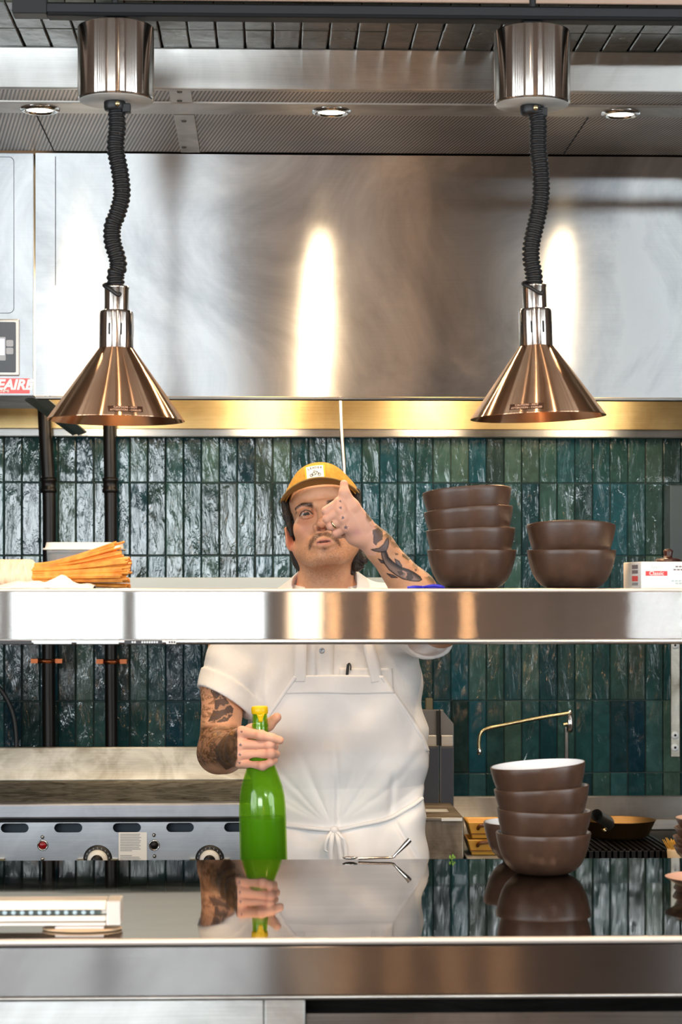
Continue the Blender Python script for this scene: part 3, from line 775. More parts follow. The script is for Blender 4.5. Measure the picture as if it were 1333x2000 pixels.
def heat_lamp(pxc, ytop, ybot, r_can, hose, top, rim, r_rim, label, spot):
    """canopy, corrugated hose and a conical shade whose axis runs from `top` to `rim` (pixels)"""
    c = P(pxc, ybot, DL)
    t = thing('heat_lamp', c, label, 'heat lamp', 'heat lamps over the pass shelf')
    zt = Z(ytop, DL) - c.z
    MB().lathe([(0, .0), (r_can - .004, 0), (r_can - .0005, .0015), (r_can, .004), (r_can, zt - .002), (r_can - .002, zt), (0, zt)], c, seg=72).build('canopy', M['nickel'], t)
    MB().lathe([(0, -.0015), (r_can - .0035, -.0015), (r_can - .003, .0)], c, seg=48).build('canopy_base', plain('pale_base_plate', (205, 202, 196), .45, .4), t)
    MB().box(c.x - .016, c.x + .016, DL - .015, DL + .015, c.z + zt, tz(40)).build('track_adapter', M['track'], t, bevel=.002)
    g = MB().lathe([(0, -.018), (.017, -.018), (.019, -.012), (.019, -.0016), (0, -.0016)], c + Vector((-.002, 0, 0)), seg=24)
    g.box(c.x + .012, c.x + .026, c.y - .012, c.y + .006, c.z - .022, c.z - .006)
    gl = g.build('cord_grip', M['black'], t, bevel=.002)
    MB().lathe([(0, .004), (.004, .003), (.005, 0)], c + Vector((.004, -.019, -.009)), M=Matrix.Rotation(PI / 2, 3, 'X'), seg=12).build('grip_screw', M['brass'], gl)
    pts = [P(a, b, DL) for a, b in hose]
    path = along(bez(pts, 24), .0011); rr = []
    for i, p in enumerate(path): rr.append(.0134 + .0026 * (.5 + .5 * math.cos(2 * PI * i * .0011 / .0083)) ** .7)
    MB().tube(path, rr, 20).build('corrugated_hose', M['black'], t)
    a, b = P(*top, DL), P(*rim, DL); ax = (a - b); L = ax.length; ax.normalize()
    R = Vector((0, 0, 1)).rotation_difference(ax).to_matrix()
    z1, z2, z3 = L * (1 - 47 / 262), L * (1 - 122 / 262), L            # steps of the socket, from the rim up
    MB().lathe([(.0205, z1 - .003), (.0212, z1), (.0212, z3 - .004), (.0222, z3 - .003), (.0222, z3), (.019, z3), (0, z3 - .001)], b, R, 40).build('socket_cap', M['nickel'], t)
    so = MB().lathe([(.0285, z2 - .002), (.0298, z2 + .001), (.0298, z1 - .006), (.0285, z1 - .002), (.0255, z1), (.0205, z1)], b, R, 48).build('socket', M['nickel'], t)
    for k in range(9):
        an = 2 * PI * (k + .25) / 9; e = Vector((math.cos(an), math.sin(an), 0)); s_ = Vector((-math.sin(an), math.cos(an), 0)); q = e * .0301
        w, zz0, zz1 = s_ * .0015, z2 + .022, z2 + .042
        MB().add([R @ (q - w + Vector((0, 0, zz0))) + b, R @ (q + w + Vector((0, 0, zz0))) + b, R @ (q + w + Vector((0, 0, zz1))) + b, R @ (q - w + Vector((0, 0, zz1))) + b,
                  R @ (q * .97 - w + Vector((0, 0, zz0))) + b, R @ (q * .97 + w + Vector((0, 0, zz0))) + b, R @ (q * .97 + w + Vector((0, 0, zz1))) + b, R @ (q * .97 - w + Vector((0, 0, zz1))) + b],
                 [(0, 1, 2, 3), (4, 7, 6, 5), (0, 4, 5, 1), (1, 5, 6, 2), (2, 6, 7, 3), (3, 7, 4, 0)]).build('vent_slot', M['gap'], so)
    r1 = .0305
    sd = MB().lathe([(r1 - .0015, z2 + .001), (r1, z2 + .0005), (r_rim - .001, .001), (r_rim, -.0005), (r_rim - .0012, -.0005), (r1 - .0016, z2 - .002)], b, R, 96).build('shade', M['bronze'], t)
    def cone(v, lift):
        s = .014 + v.y                    # height above the rim along the slope
        k = s / math.hypot(r_rim - r1, z2); r = r_rim + (r1 - r_rim) * k + lift
        an = -PI / 2 + label_turn + v.x / r
        return R @ Vector((r * math.cos(an), r * math.sin(an), z2 * k)) + b
    label_turn = .22 if spot == 0 else -.30
    wl = MB(); n = 14; vs = []; fs = []
    for i in range(n + 1):
        x = -.030 + .060 * i / n
        for y in (-.0058, .0062): vs.append(cone(Vector((x, y)), .0006))
    for i in range(n): fs.append((2 * i, 2 * i + 2, 2 * i + 3, 2 * i + 1))
    wl.add(vs, fs, 0)
    for body, dy in (('CAUTION - HOT', .0032), ('ATTENTION - CHAUD', -.0028)):
        wl.text(body, .0054, None, 1, extrude=0, offset=.00008, fn=lambda v, dy=dy: cone(Vector((v.x, v.y + dy)), .0011))
    wl.build('warning_label', [plain('label_dark_bronze', (70, 44, 30), .5, .3), plain('label_pink_print', (236, 190, 160), .5)], sd)
    # cord looped through the socket cap
    q = a + Vector((-.021, -.012, .001))
    e = a + Vector((.004 if spot == 0 else .008, -.026, -.018))
    MB().tube(bez([a + Vector((-.008, .004, .006)), q, a + Vector((-.012, -.023, -.006)), e, e + Vector((.004, .002, .004))], 8), .0034, 10).build('cord_loop', M['black'], t)
    bz_ = b + ax * .055
    MB().lathe([(0, -.032), (.016, -.028), (.026, -.014), (.028, 0), (.022, .018), (.014, .032), (.013, .05)], bz_, R, 28).build('heat_bulb', emit('heat_bulb_glow', (255, 150, 62), 5), t)
    light('heat_lamp_beam', 'SPOT', b + ax * .018, 4.5, (1, .62, .32), .03, spot=math.radians(125), blend=.7)
heat_lamp(226.5, 57, 197, .0665, [(227, 205), (229, 250), (226, 290), (235, 340), (238, 382), (229, 418), (220, 442), (220, 472), (229, 503), (231, 521), (226, 538), (227, 562)],
          (228, 560), (226, 821), .1205, 'left of two rose-bronze conical heat lamps hanging on black corrugated hose, beside the control cabinet', 0)
heat_lamp(1040, 59, 205, .0668, [(1046, 212), (1052, 240), (1052, 290), (1057, 340), (1057, 385), (1049, 430), (1039, 475), (1038, 505), (1043, 536), (1044, 560)],
          (1044, 557), (1052, 815), .1195, 'right of two rose-bronze conical heat lamps hanging on black corrugated hose, above the bowls', 1)

# ------------------------------------------------------------------ brown bowls
def stoneware():
    t = NT('brown_stoneware'); b = t.b
    n = t.noise(t.coord((1, 1, 1)), 30, 5, .6); n2 = t.noise(t.coord((1, 1, 1)), 260, 2, .5)
    t.l(t.ramp(n, [(.3, lin((58, 40, 30))), (.7, lin((80, 57, 44)))]), b.inputs['Base Color'])
    b.inputs['Roughness'].default_value = .36; b.inputs['Specular IOR Level'].default_value = .45
    t.bump(n2, .06, .002); return t.m
stone = stoneware(); glaze = plain('pale_inner_glaze', (222, 226, 232), .15)
RB, HB_ = .0765, .0665
def bowl(loc, label, group, rx=0., ry=0., rz=0., s=1.):
    t = thing('bowl', (0, 0, 0), label, 'bowl', group)
    out = [(0, .0), (.036, 0), (.0415, .0012), (.052, .0065), (.0612, .016), (.0675, .028), (.0725, .044), (.0755, .058), (.0765, .0655), (.0760, .0668), (.0745, .0668)]
    inn = [(.0745, .0668), (.0735, .0655), (.0690, .044), (.0632, .027), (.055, .015), (.045, .0085), (.03, .006), (0, .0055)]
    MB().lathe([(r * s, z * s) for r, z in out], seg=72).build('body', stone, t)
    MB().lathe([(r * s, z * s) for r, z in inn], seg=72).build('inner_glaze', glaze, t)
    t.location = loc; t.rotation_euler = (rx, ry, rz)
    return t
R_ = math.radians
g1 = 'brown bowls stacked four high on the pass shelf'
bx, by = X(922, 3.765), 3.765; z0 = SZ + .0004
bowl((bx, by, z0), 'bottom brown bowl of the tall stack on the pass shelf', g1)
bowl((bx + .0003, by, z0 + .0348), 'second brown bowl from the bottom of the tall shelf stack', g1, R_(-2), R_(-1.8))
bowl((bx - .001, by, z0 + .0695), 'third brown bowl from the bottom of the tall shelf stack, tipped', g1, R_(-2.5), R_(-4.2))
bowl((bx - .004, by, z0 + .1018), 'topmost brown bowl of the tall stack on the pass shelf', g1, R_(-4.5), R_(-3.6))
g2 = 'brown bowls stacked in a pair on the pass shelf'
bx2 = X(1117, 3.765)
bowl((bx2, by, z0), 'lower bowl of the short two-bowl stack on the pass shelf', g2)
bowl((bx2 - .0003, by, z0 + .0425), 'upper bowl of the short two-bowl stack on the pass shelf', g2, R_(-5.5), R_(.6))
g3 = 'brown bowls stacked on the counter'
dk = 3.53; cx3 = X(1062, dk); s3 = 1.0; zc = CZ + .0004
bowl((cx3, dk, zc), 'bottom brown bowl of the tilted stack on the counter', g3)
bowl((cx3 - .0005, dk, zc + .0365), 'second brown bowl from the bottom of the counter stack', g3, 0, R_(1.6))
bowl((cx3 + .0006, dk + .0004, zc + .0725), 'third brown bowl from the bottom of the counter stack, tipped leftward', g3, R_(-.5), R_(-3.2))
bowl((cx3 - .0045, dk, zc + .1092), 'topmost bowl of the counter stack, its white inside showing', g3, R_(1), R_(-4.2))
db = 3.688
bowl((X(1034, db), db, zc), 'single brown bowl half hidden behind the counter bowl stack', 'lone brown bowl')

# small dishes at the right edge of the counter
dx = X(1398, 3.60)
for k in range(4):
    s = .92
    t = thing('sauce_bowl', (0, 0, 0), ['bottom', 'second from bottom', 'third from bottom', 'topmost'][k] + ' small dark bowl of the stack at the counter\'s right end', 'bowl', 'small dark bowls at the right end')
    MB().lathe([(0, 0), (.032, 0), (.048, .008), (.062, .022), (.0685, .034), (.0675, .035), (.060, .024), (.046, .011), (.03, .004), (0, .004)], seg=48).build('body', stone, t)
    MB().lathe([(.0675, .0351), (.0655, .0345), (.0590, .024)], seg=48).build('pale_rim', plain('bare_rim', (214, 176, 150), .5), t)
    t.location = (dx + [.0, -.0015, .001, .003][k], 3.60, CZ + .0004 + .0155 * k)
pc = P(1392, 1735, 3.27)
t = thing('small_plate', (pc.x, 3.27, CZ), 'pale pink small plate on a foot at the counter\'s right edge', 'plate')
MB().lathe([(0, .0004), (.030, .0004), (.032, .004), (.030, .010), (.055, .017), (.0695, .026), (.070, .0275)], (pc.x, 3.27, CZ), seg=56).build('underside', stone, t)
MB().lathe([(.070, .0276), (.068, .0272), (.052, .0195), (.03, .0165), (0, .016)], (pc.x, 3.27, CZ), seg=56).build('plate_top', plain('pink_glaze', (238, 190, 168), .3), t)

# ------------------------------------------------------------------ pass shelf: pasta bundle, cloth, container, box, blue strap, jar
pasta = NT('amber_dry_pasta'); n = pasta.noise(pasta.coord((1, 1, 1)), 60, 3, .5)
pasta.l(pasta.ramp(n, [(.3, lin((206, 118, 30))), (.7, lin((236, 160, 62)))]), pasta.b.inputs['Base Color']); pasta.b.inputs['Roughness'].default_value = .42
dp = 3.73
pb = thing('pasta_bundle', (X(60, dp), dp, SZ), 'sheaf of dry amber pasta strands bound in white twine lying on the pass shelf', 'pasta bundle')
rr_ = random.Random(11)
cT = P(40, 1121, dp)                      # centre of the binding
ext = X(250, dp)
strips = []
for k in range(92):
    a = rr_.random() * 2 * PI; q = math.sqrt(rr_.random())
    u, v = q * math.cos(a), q * math.sin(a)             # place within the bundle, -1..1
    s0 = Vector((X(-110, dp) + rr_.uniform(-.01, .01), dp + u * .026, cT.z + v * .017))
    s1 = Vector((X(62, dp), dp + u * .023, cT.z + v * .0175))
    zend = P(0, 1112 + (-v) * 36, dp).z
    if v > .55: zend += .022 * (v - .55) / .45
    L = rr_.uniform(-.012, .006) - (.012 if v > .6 else 0)
    e = Vector((ext + L, dp + u * .055, max(zend, SZ + .0042)))
    m1 = s1.lerp(e, .45) + Vector((0, 0, -.006 * max(v, 0)))
    m1.z = max(m1.z, SZ + .0042)
    strips.append([s0, s1, m1, e])
for pth in strips:
    w = rr_.uniform(.0019, .0027)
    MB().tube(bez(pth, 5), w, 7).build('strand', pasta.m, pb)
tw = MB()
tw.lathe([(.0225, 0), (.0245, .004)] + [(.0242 + .0008 * (k % 2), .004 + .0028 * k) for k in range(1, 26)] + [(.0235, .079), (.0195, .083)], (0, 0, 0), seg=40)
b0 = Vector((X(-28, dp), dp, cT.z))
Rm = Matrix.Rotation(PI / 2, 3, 'Y')
tw.v = [tuple(Rm @ Vector(v) + b0) for v in tw.v]
twm = NT('cream_twine'); nn = twm.noise(twm.coord((400, 40, 40)), 1, 2, .5)
twm.l(twm.ramp(nn, [(.3, lin((214, 184, 150))), (.7, lin((240, 220, 196)))]), twm.b.inputs['Base Color']); twm.b.inputs['Roughness'].default_value = .85
tw.build('twine_binding', twm.m, pb)

# crumpled white cloth in front of the bundle
def cloth_patch():
    n, k = 90, 26; vs = []; fs = []; dcl = 3.64
    from mathutils import noise as mn
    for i in range(n + 1):
        u = i / n; px = -60 + u * 242
        for j in range(k + 1):
            v = j / k; y = dcl + v * .07 - .0
            hump = max(0, math.exp(-((u - .72) / .13) ** 2) * .018 + math.exp(-((u - .45) / .22) ** 2) * .009 + math.exp(-((u - .95) / .05) ** 2) * .004 + .0035)
            edge = math.sin(PI * min(1, v * 1.02)) ** .6
            h = hump * edge * (.75 + .5 * mn.noise(Vector((u * 9, v * 3, 1.3)))) + .0016 * abs(mn.noise(Vector((u * 40, v * 12, 4))))
            vs.append((X(px, dcl), y, SZ + .001 + max(0, h)))
    for i in range(n):
        for j in range(k):
            a = i * (k + 1) + j; fs.append((a, a + k + 1, a + k + 2, a + 1))
    return MB().add(vs, fs, 0, True)
tag(cloth_patch().build('kitchen_cloth', plain('white_cotton', (238, 232, 228), .9), solid=.0012), 'crumpled white cloth on the pass shelf under the pasta bundle', 'cloth')

# plastic container with frosted lid, behind the pasta
dcn = 3.885
ct = thing('plastic_container', (X(165, dcn), dcn, SZ), 'clear plastic tub with frosted lid behind the pasta sheaf', 'container')
def rr2(cx, cy, w, h, r, z, n=5):
    out = []
    for (sx, sy, s) in ((1, 1, 0), (-1, 1, 1), (-1, -1, 2), (1, -1, 3)):
        for k in range(n + 1):
            t = (s + k / n) * PI / 2; out.append((cx + sx * (w - r) + r * math.cos(t), cy + sy * (h - r) + r * math.sin(t), z))
    return out
def loft(loops, mat=0):
    m = MB(); n = len(loops[0]); vs = sum(loops, []); fs = []
    for a in range(len(loops) - 1):
        for k in range(n): fs.append((a * n + k, a * n + (k + 1) % n, (a + 1) * n + (k + 1) % n, (a + 1) * n + k))
    fs.append(tuple(range(n))[::-1]); fs.append(tuple(range((len(loops) - 1) * n, len(loops) * n)))
    m.add(vs, fs, mat, False); return m
ccx = X(166, dcn); w = (X(240, dcn) - X(94, dcn)) / 2
zl0, zl1 = Z(1075, dcn), Z(1061, dcn)
loft([rr2(ccx, dcn, w * .9, .052, .014, SZ + .001), rr2(ccx, dcn, w * .96, .057, .014, zl0 - .0005)]).build('tub', M['clear'], ct)
loft([rr2(ccx, dcn, w * 1.06, .064, .016, zl0), rr2(ccx, dcn, w * 1.06, .064, .016, zl0 + .0025), rr2(ccx, dcn, w * 1.0, .060, .016, zl0 + .003), rr2(ccx, dcn, w * .97, .058, .016, zl1)]).build('lid', M['lid'], ct)
for o in ct.children:
    pass

# white carton with red band
db_ = 3.70
c0 = P(1253, 1147, db_)
bxm = thing('carton', (c0.x, db_, SZ), 'white food carton with red printed band at the right end of the pass shelf', 'box')
wB, hB = .30, Z(1097.5, db_) - SZ
a0 = (c0.x, db_); ang = R_(-5)
Rz = Matrix.Rotation(ang * -1, 3, 'Z')
def bp(u, v, h): q = Rz @ Vector((u, v, 0)); return Vector((a0[0] + q.x, a0[1] + q.y, SZ + .0006 + h))
MB().hexa([bp(0, 0, 0), bp(wB, 0, 0), bp(wB, .12, 0), bp(0, .12, 0), bp(0, 0, hB), bp(wB, 0, hB), bp(wB, .12, hB), bp(0, .12, hB)]).build('carton_body', M['paper'], bxm, bevel=.001)
pr = MB()
sc = DS / F
u0, u1 = (1262 - 1253) * db_ / F, (1306 - 1253) * db_ / F
z0p, z1p = Z(1125, db_) - SZ, Z(1115.8, db_) - SZ
pr.add([bp(u0, -.0004, z0p), bp(u1, -.0004, z0p), bp(u1, -.0004, z1p), bp(u0, -.0004, z1p)], [(0, 1, 2, 3)], 0)
pr.text('Classic', .0092, None, 1, extrude=0, offset=.0001, fn=lambda v: bp((u0 + u1) / 2 + v.x, -.0008, (z0p + z1p) / 2 + v.y))
pr.text('Sysco', .0085, None, 2, extrude=0, fn=lambda v: bp((u0 + u1) / 2 + v.x, -.0005, Z(1108, db_) - SZ + v.y))
for px, py, L in ((1322, 1107, 40), (1318, 1113, 44), (1314, 1135, 30), (1322, 1140, 26)):
    q0 = (px - 1253) * db_ / F
    for k in range(6):
        qa = q0 + k * .0062; zz = Z(py, db_) - SZ
        pr.add([bp(qa, -.0005, zz - .0012), bp(qa + .0048, -.0005, zz - .0012), bp(qa + .0048, -.0005, zz + .0012), bp(qa, -.0005, zz + .0012)], [(0, 1, 2, 3)], 3 if py < 1120 else 2)
for k, (za, zb, mt) in enumerate(((.006, .011, 4), (.013, .022, 0), (.026, .032, 3), (.034, .041, 3))):
    pr.add([bp(-.0004, .06, za), bp(-.0004, .02, za), bp(-.0004, .02, zb), bp(-.0004, .06, zb)], [(0, 1, 2, 3)], mt)
pr.build('printing', [plain('carton_red', (226, 60, 64), .5), M['paper'], plain('carton_pale_ink', (178, 196, 200), .6), plain('carton_ink', (120, 110, 116), .6), M['grey_ink']], bxm)

# dark jar behind the carton
dj = 3.89
jc = (X(1306, dj), dj, SZ)
jr = thing('small_jar', jc, 'dark brown knob-lidded jar peeking over the white carton', 'jar')
MB().lathe([(0, .001), (.022, .001), (.026, .006), (.026, .036), (.021, .043), (.019, .044)], jc, seg=32).build('jar_body', plain('brown_glass', (54, 26, 16), .15), jr)
MB().lathe([(.0225, .0445), (.023, .046), (.023, .053), (.019, .055), (.008, .056), (.0075, .062), (.009, .068), (.006, .072), (0, .0725)], jc, seg=24).build('jar_lid', plain('dark_brown_lid', (50, 24, 20), .35), jr)

# blue strap lying on the shelf
dbl = 3.66
bl = MB()
bl.tube(bez([P(796, 1148, dbl), P(810, 1146.5, dbl), P(826, 1147, dbl + .01), P(838, 1145, dbl), P(850, 1143.8, dbl), P(863, 1146, dbl), P(866, 1149, dbl + .01), P(850, 1149, dbl + .02), P(830, 1149, dbl + .02)], 8), .0026, 10)
bl.v = [(a, b, max(c, SZ + .0004)) for a, b, c in bl.v]
tag(bl.build('blue_strap', plain('royal_blue_plastic', (44, 40, 190), .4)), 'royal blue plastic strap on the pass shelf left of the tall bowl stack', 'strap')

# ------------------------------------------------------------------ counter: ticket rail, spoon, herb sprig
dt = 2.94
tk = thing('ticket_rail', (X(100, dt), dt, CZ), 'bright metal ticket rail with a row of marbles at the counter\'s left end', 'ticket rail')
alu = plain('bright_aluminium', (236, 226, 214), .3, .55)
xa, xb = -1.0, X(207, dt); xe = X(236, dt)
zA, zB = Z(1758, dt), Z(1806, dt)
def ty(py): return Z(py, dt)
body = MB()
body.hexa([(xa, dt, ty(1806)), (xb, dt, ty(1806)), (xb, dt + .05, ty(1806)), (xa, dt + .05, ty(1806)), (xa, dt, ty(1799)), (xb, dt, ty(1799)), (xb, dt + .05, ty(1799)), (xa, dt + .05, ty(1799))])
body.hexa([(xa, dt + .002, ty(1798)), (xb, dt + .002, ty(1798)), (xb, dt + .05, ty(1798)), (xa, dt + .05, ty(1798)), (xa, dt + .004, ty(1787)), (xb, dt + .004, ty(1787)), (xb, dt + .05, ty(1787)), (xa, dt + .05, ty(1787))])
body.hexa([(xa, dt + .016, ty(1786.5)), (xb, dt + .016, ty(1786.5)), (xb, dt + .05, ty(1786.5)), (xa, dt + .05, ty(1786.5)), (xa, dt + .016, ty(1776)), (xb, dt + .016, ty(1776)), (xb, dt + .05, ty(1776)), (xa, dt + .05, ty(1776))])
body.hexa([(xa, dt + .001, ty(1775)), (xb, dt + .001, ty(1775)), (xb, dt + .05, ty(1775)), (xa, dt + .05, ty(1775)), (xa, dt + .010, ty(1758)), (xb, dt + .010, ty(1758)), (xb, dt + .05, ty(1758)), (xa, dt + .05, ty(1758))])
body.build('rail_body', alu, tk, bevel=.001)
MB().box(xb + .0005, xe, dt - .001, dt + .052, ty(1806.5), ty(1757)).build('end_cap', alu, tk, bevel=.002)
MB().box(xa, X(196, dt), dt + .013, dt + .0155, ty(1786), ty(1776)).build('channel', plain('channel_grey', (110, 122, 116), .4), tk)
for k in range(12):
    px = 180 - k * 17.2
    if px < -10: break
    MB().lathe([(0, -.0034)] + [(.0034 * math.cos(a), .0034 * math.sin(a)) for a in np.linspace(-1.3, 1.3, 9)] + [(0, .0034)], (X(px, dt), dt + .0085, ty(1781.3)), seg=16).build('marble', plain('glass_marble', (215, 232, 236), .08), tk)
m = MB().box(X(107, dt), X(203, dt), dt + .002, dt + .046, CZ + .0035, ty(1807))
m.build('foot_block', plain('pale_acrylic', (226, 218, 214), .25), tk, bevel=.001)
fc = Vector((X(158, dt), dt + .022, CZ))
m = MB().lathe([(0, .0005), (.052, .0005), (.054, .002), (.052, .0033), (0, .0034)], (0, 0, 0), seg=48)
m.v = [(a + fc.x, b * .62 + fc.y, c + fc.z) for a, b, c in m.v]
m.build('oval_foot', plain('amber_foot', (214, 178, 140), .3), tk)

dsn = 3.712
sp = thing('spoon', P(735, 1676, dsn), 'steel spoon lying at the back edge of the counter, handle tip raised', 'spoon')
m = MB(); pth = bez([P(700, 1677, dsn), P(735, 1675.5, dsn), P(766, 1674.5, dsn), P(773, 1669, dsn), P(787, 1655, dsn), P(801, 1640, dsn)], 8)
m.tube(pth, [.0022 if k < 24 else .0022 + .0022 * min(1, (k - 24) / 12) for k in range(len(pth))], 12)
m.build('spoon_handle', M['chrome'], sp)
c = P(684, 1678.5, dsn)
m = MB().lathe([(0, -.003), (.007, -.002), (.010, .0), (.0105, .0015), (.0095, .0015), (.006, -.001), (0, -.002)], seg=28)
m.v = [(c.x + a * 1.25, c.y + b, CZ + .0046 + z) for a, b, z in m.v]
m.build('spoon_bowl', M['chrome'], sp)
c = P(883, 1681, 3.715)
hs = MB()
for (dx_, dz_, l) in ((-.003, .007, .004), (.002, .010, .004), (.005, .006, .003)):
    p = Vector((c.x + dx_, c.y, CZ + .0006 + dz_ * .6)); hs.tube([Vector((c.x, c.y, CZ + .0008)), p], .0005, 6)
    vs = [p + Vector((-l * .5, 0, 0)), p + Vector((0, -.0006, -l * .6)), p + Vector((l * .5, 0, 0)), p + Vector((0, .0006, l))]
    hs.add(vs + [v + Vector((0, .0006, 0)) for v in vs], [(0, 1, 2, 3), (7, 6, 5, 4), (0, 4, 5, 1), (1, 5, 6, 2), (2, 6, 7, 3), (3, 7, 4, 0)])
tag(hs.build('herb_sprig', plain('fresh_green', (110, 160, 40), .5)), 'tiny green herb sprig at the counter back edge right of the cook', 'herb')

# ------------------------------------------------------------------ light of the place and added lamps
gb = emit('lamp_globe_glow', (255, 196, 136), 100)
tb = thing('streak_lamp_table', (.6, -2.9, 0), 'unseen dark wooden table made up to carry the streak lamps', 'table')
MB().box(-.1, 1.4, -3.12, -2.72, .86, .90).build('tabletop', M['wood'], tb, bevel=.004)
for xx in (-.06, 1.30):
    for yy in (-3.08, -2.82): MB().box(xx, xx + .06, yy, yy + .06, 0, .859).build('leg', M['wood'], tb)
for i, (x, lab) in enumerate(((.30, 'first'), (.50, 'second'), (.714, 'third'), (.915, 'fourth'))):  # stand-ins for warm lights behind the camera; their table form is made up
    c = (x, -2.88, .901)
    t = thing('streak_lamp', c, lab + ' unseen globe lamp from the left, added for warm streaks in the steel', 'added lamp', 'unseen globe lamps added for the streaks')
    MB().lathe([(0, 0), (.05, 0), (.05, .012), (.01, .02), (.008, .24), (.016, .25), (0, .25)], c, seg=24).build('base', M['brass'], t)
    MB().lathe([(0, .25)] + [(.032 * math.cos(a), .283 + .032 * math.sin(a)) for a in np.linspace(-1.4, 1.4, 12)] + [(0, .316)], c, seg=24).build('globe', gb, t)
for x in (-1.0, .1, 1.2):  # unseen spots added to put warm highlights on the steel edges
    light('added_warm_spot', 'SPOT', (x, 2.1, 3.15), 45, (1, .74, .50), .05, rot=(R_(12), 0, 0), spot=R_(110), blend=.6)
DAY = (.86, .95, 1.0)
for nm, (ax, u0, u1, w0, w1, mull) in WIN.items():
    light('daylight', 'AREA', ((u0 + u1) / 2, YF - .2, (w0 + w1) / 2), (42 if nm == 'window_1' else 150) * (u1 - u0) * (w1 - w0), DAY, u1 - u0, w1 - w0, (PI / 2, 0, 0))
u0, u1, w0, w1 = SIDE[0]  # fill light sent through the added side windows
light('daylight', 'AREA', (XL - .2, (u0 + u1) / 2, (w0 + w1) / 2), 150, DAY, u1 - u0, w1 - w0, (PI / 2, 0, -PI / 2))
light('daylight', 'AREA', (XR + .2, (u0 + u1) / 2, (w0 + w1) / 2), 150, DAY, u1 - u0, w1 - w0, (PI / 2, 0, PI / 2))
for px in (150, 520, 900, 1250):
    light('hood_lamp', 'POINT', P(px, 690, 5.55), 4.2, (1, .80, .54), .10)
W = bpy.data.worlds.new('sky'); SC.world = W; W.use_nodes = True
bg = W.node_tree.nodes['Background']; bg.inputs[0].default_value = (.80, .90, 1, 1); bg.inputs[1].default_value = .6
SC.view_settings.view_transform = 'Standard'; SC.view_settings.look = 'None'
SC.view_settings.exposure = 0.78; SC.view_settings.gamma = 1.0; SC.view_settings.use_curve_mapping = False
SC.cycles.use_denoising = True
SC.cycles.max_bounces = 8; SC.cycles.sample_clamp_indirect = 6
SC.cycles.caustics_reflective = False; SC.cycles.caustics_refractive = False
# ====================================================================== the cook: sculpted as signed-distance volumes, meshed by surface nets
f32 = np.float32
def A(v): return np.array(tuple(v), f32)
def nlen(p): return np.sqrt(np.einsum('ij,ij->i', p, p))

def vnoise(p, seed=0):
    """3-D value noise, 0..1"""
    i = np.floor(p).astype(np.int64); f = p - i; f = f * f * (3 - 2 * f); out = 0
    for dx in (0, 1):
        for dy in (0, 1):
            for dz in (0, 1):
                h = ((i[:, 0] + dx) * 73856093) ^ ((i[:, 1] + dy) * 19349663) ^ ((i[:, 2] + dz) * 83492791) ^ (seed * 2654435761)
                h = (h ^ (h >> 13)) * 1274126177 & 0x7fffffff; h = ((h ^ (h >> 16)) & 0xffff) / 65535.
                out = out + h * (f[:, 0] if dx else 1 - f[:, 0]) * (f[:, 1] if dy else 1 - f[:, 1]) * (f[:, 2] if dz else 1 - f[:, 2])
    return out
def fbm(p, seed=0, n=3): return sum(vnoise(p * 2 ** k, seed + k) * .5 ** k for k in range(n)) / sum(.5 ** k for k in range(n))

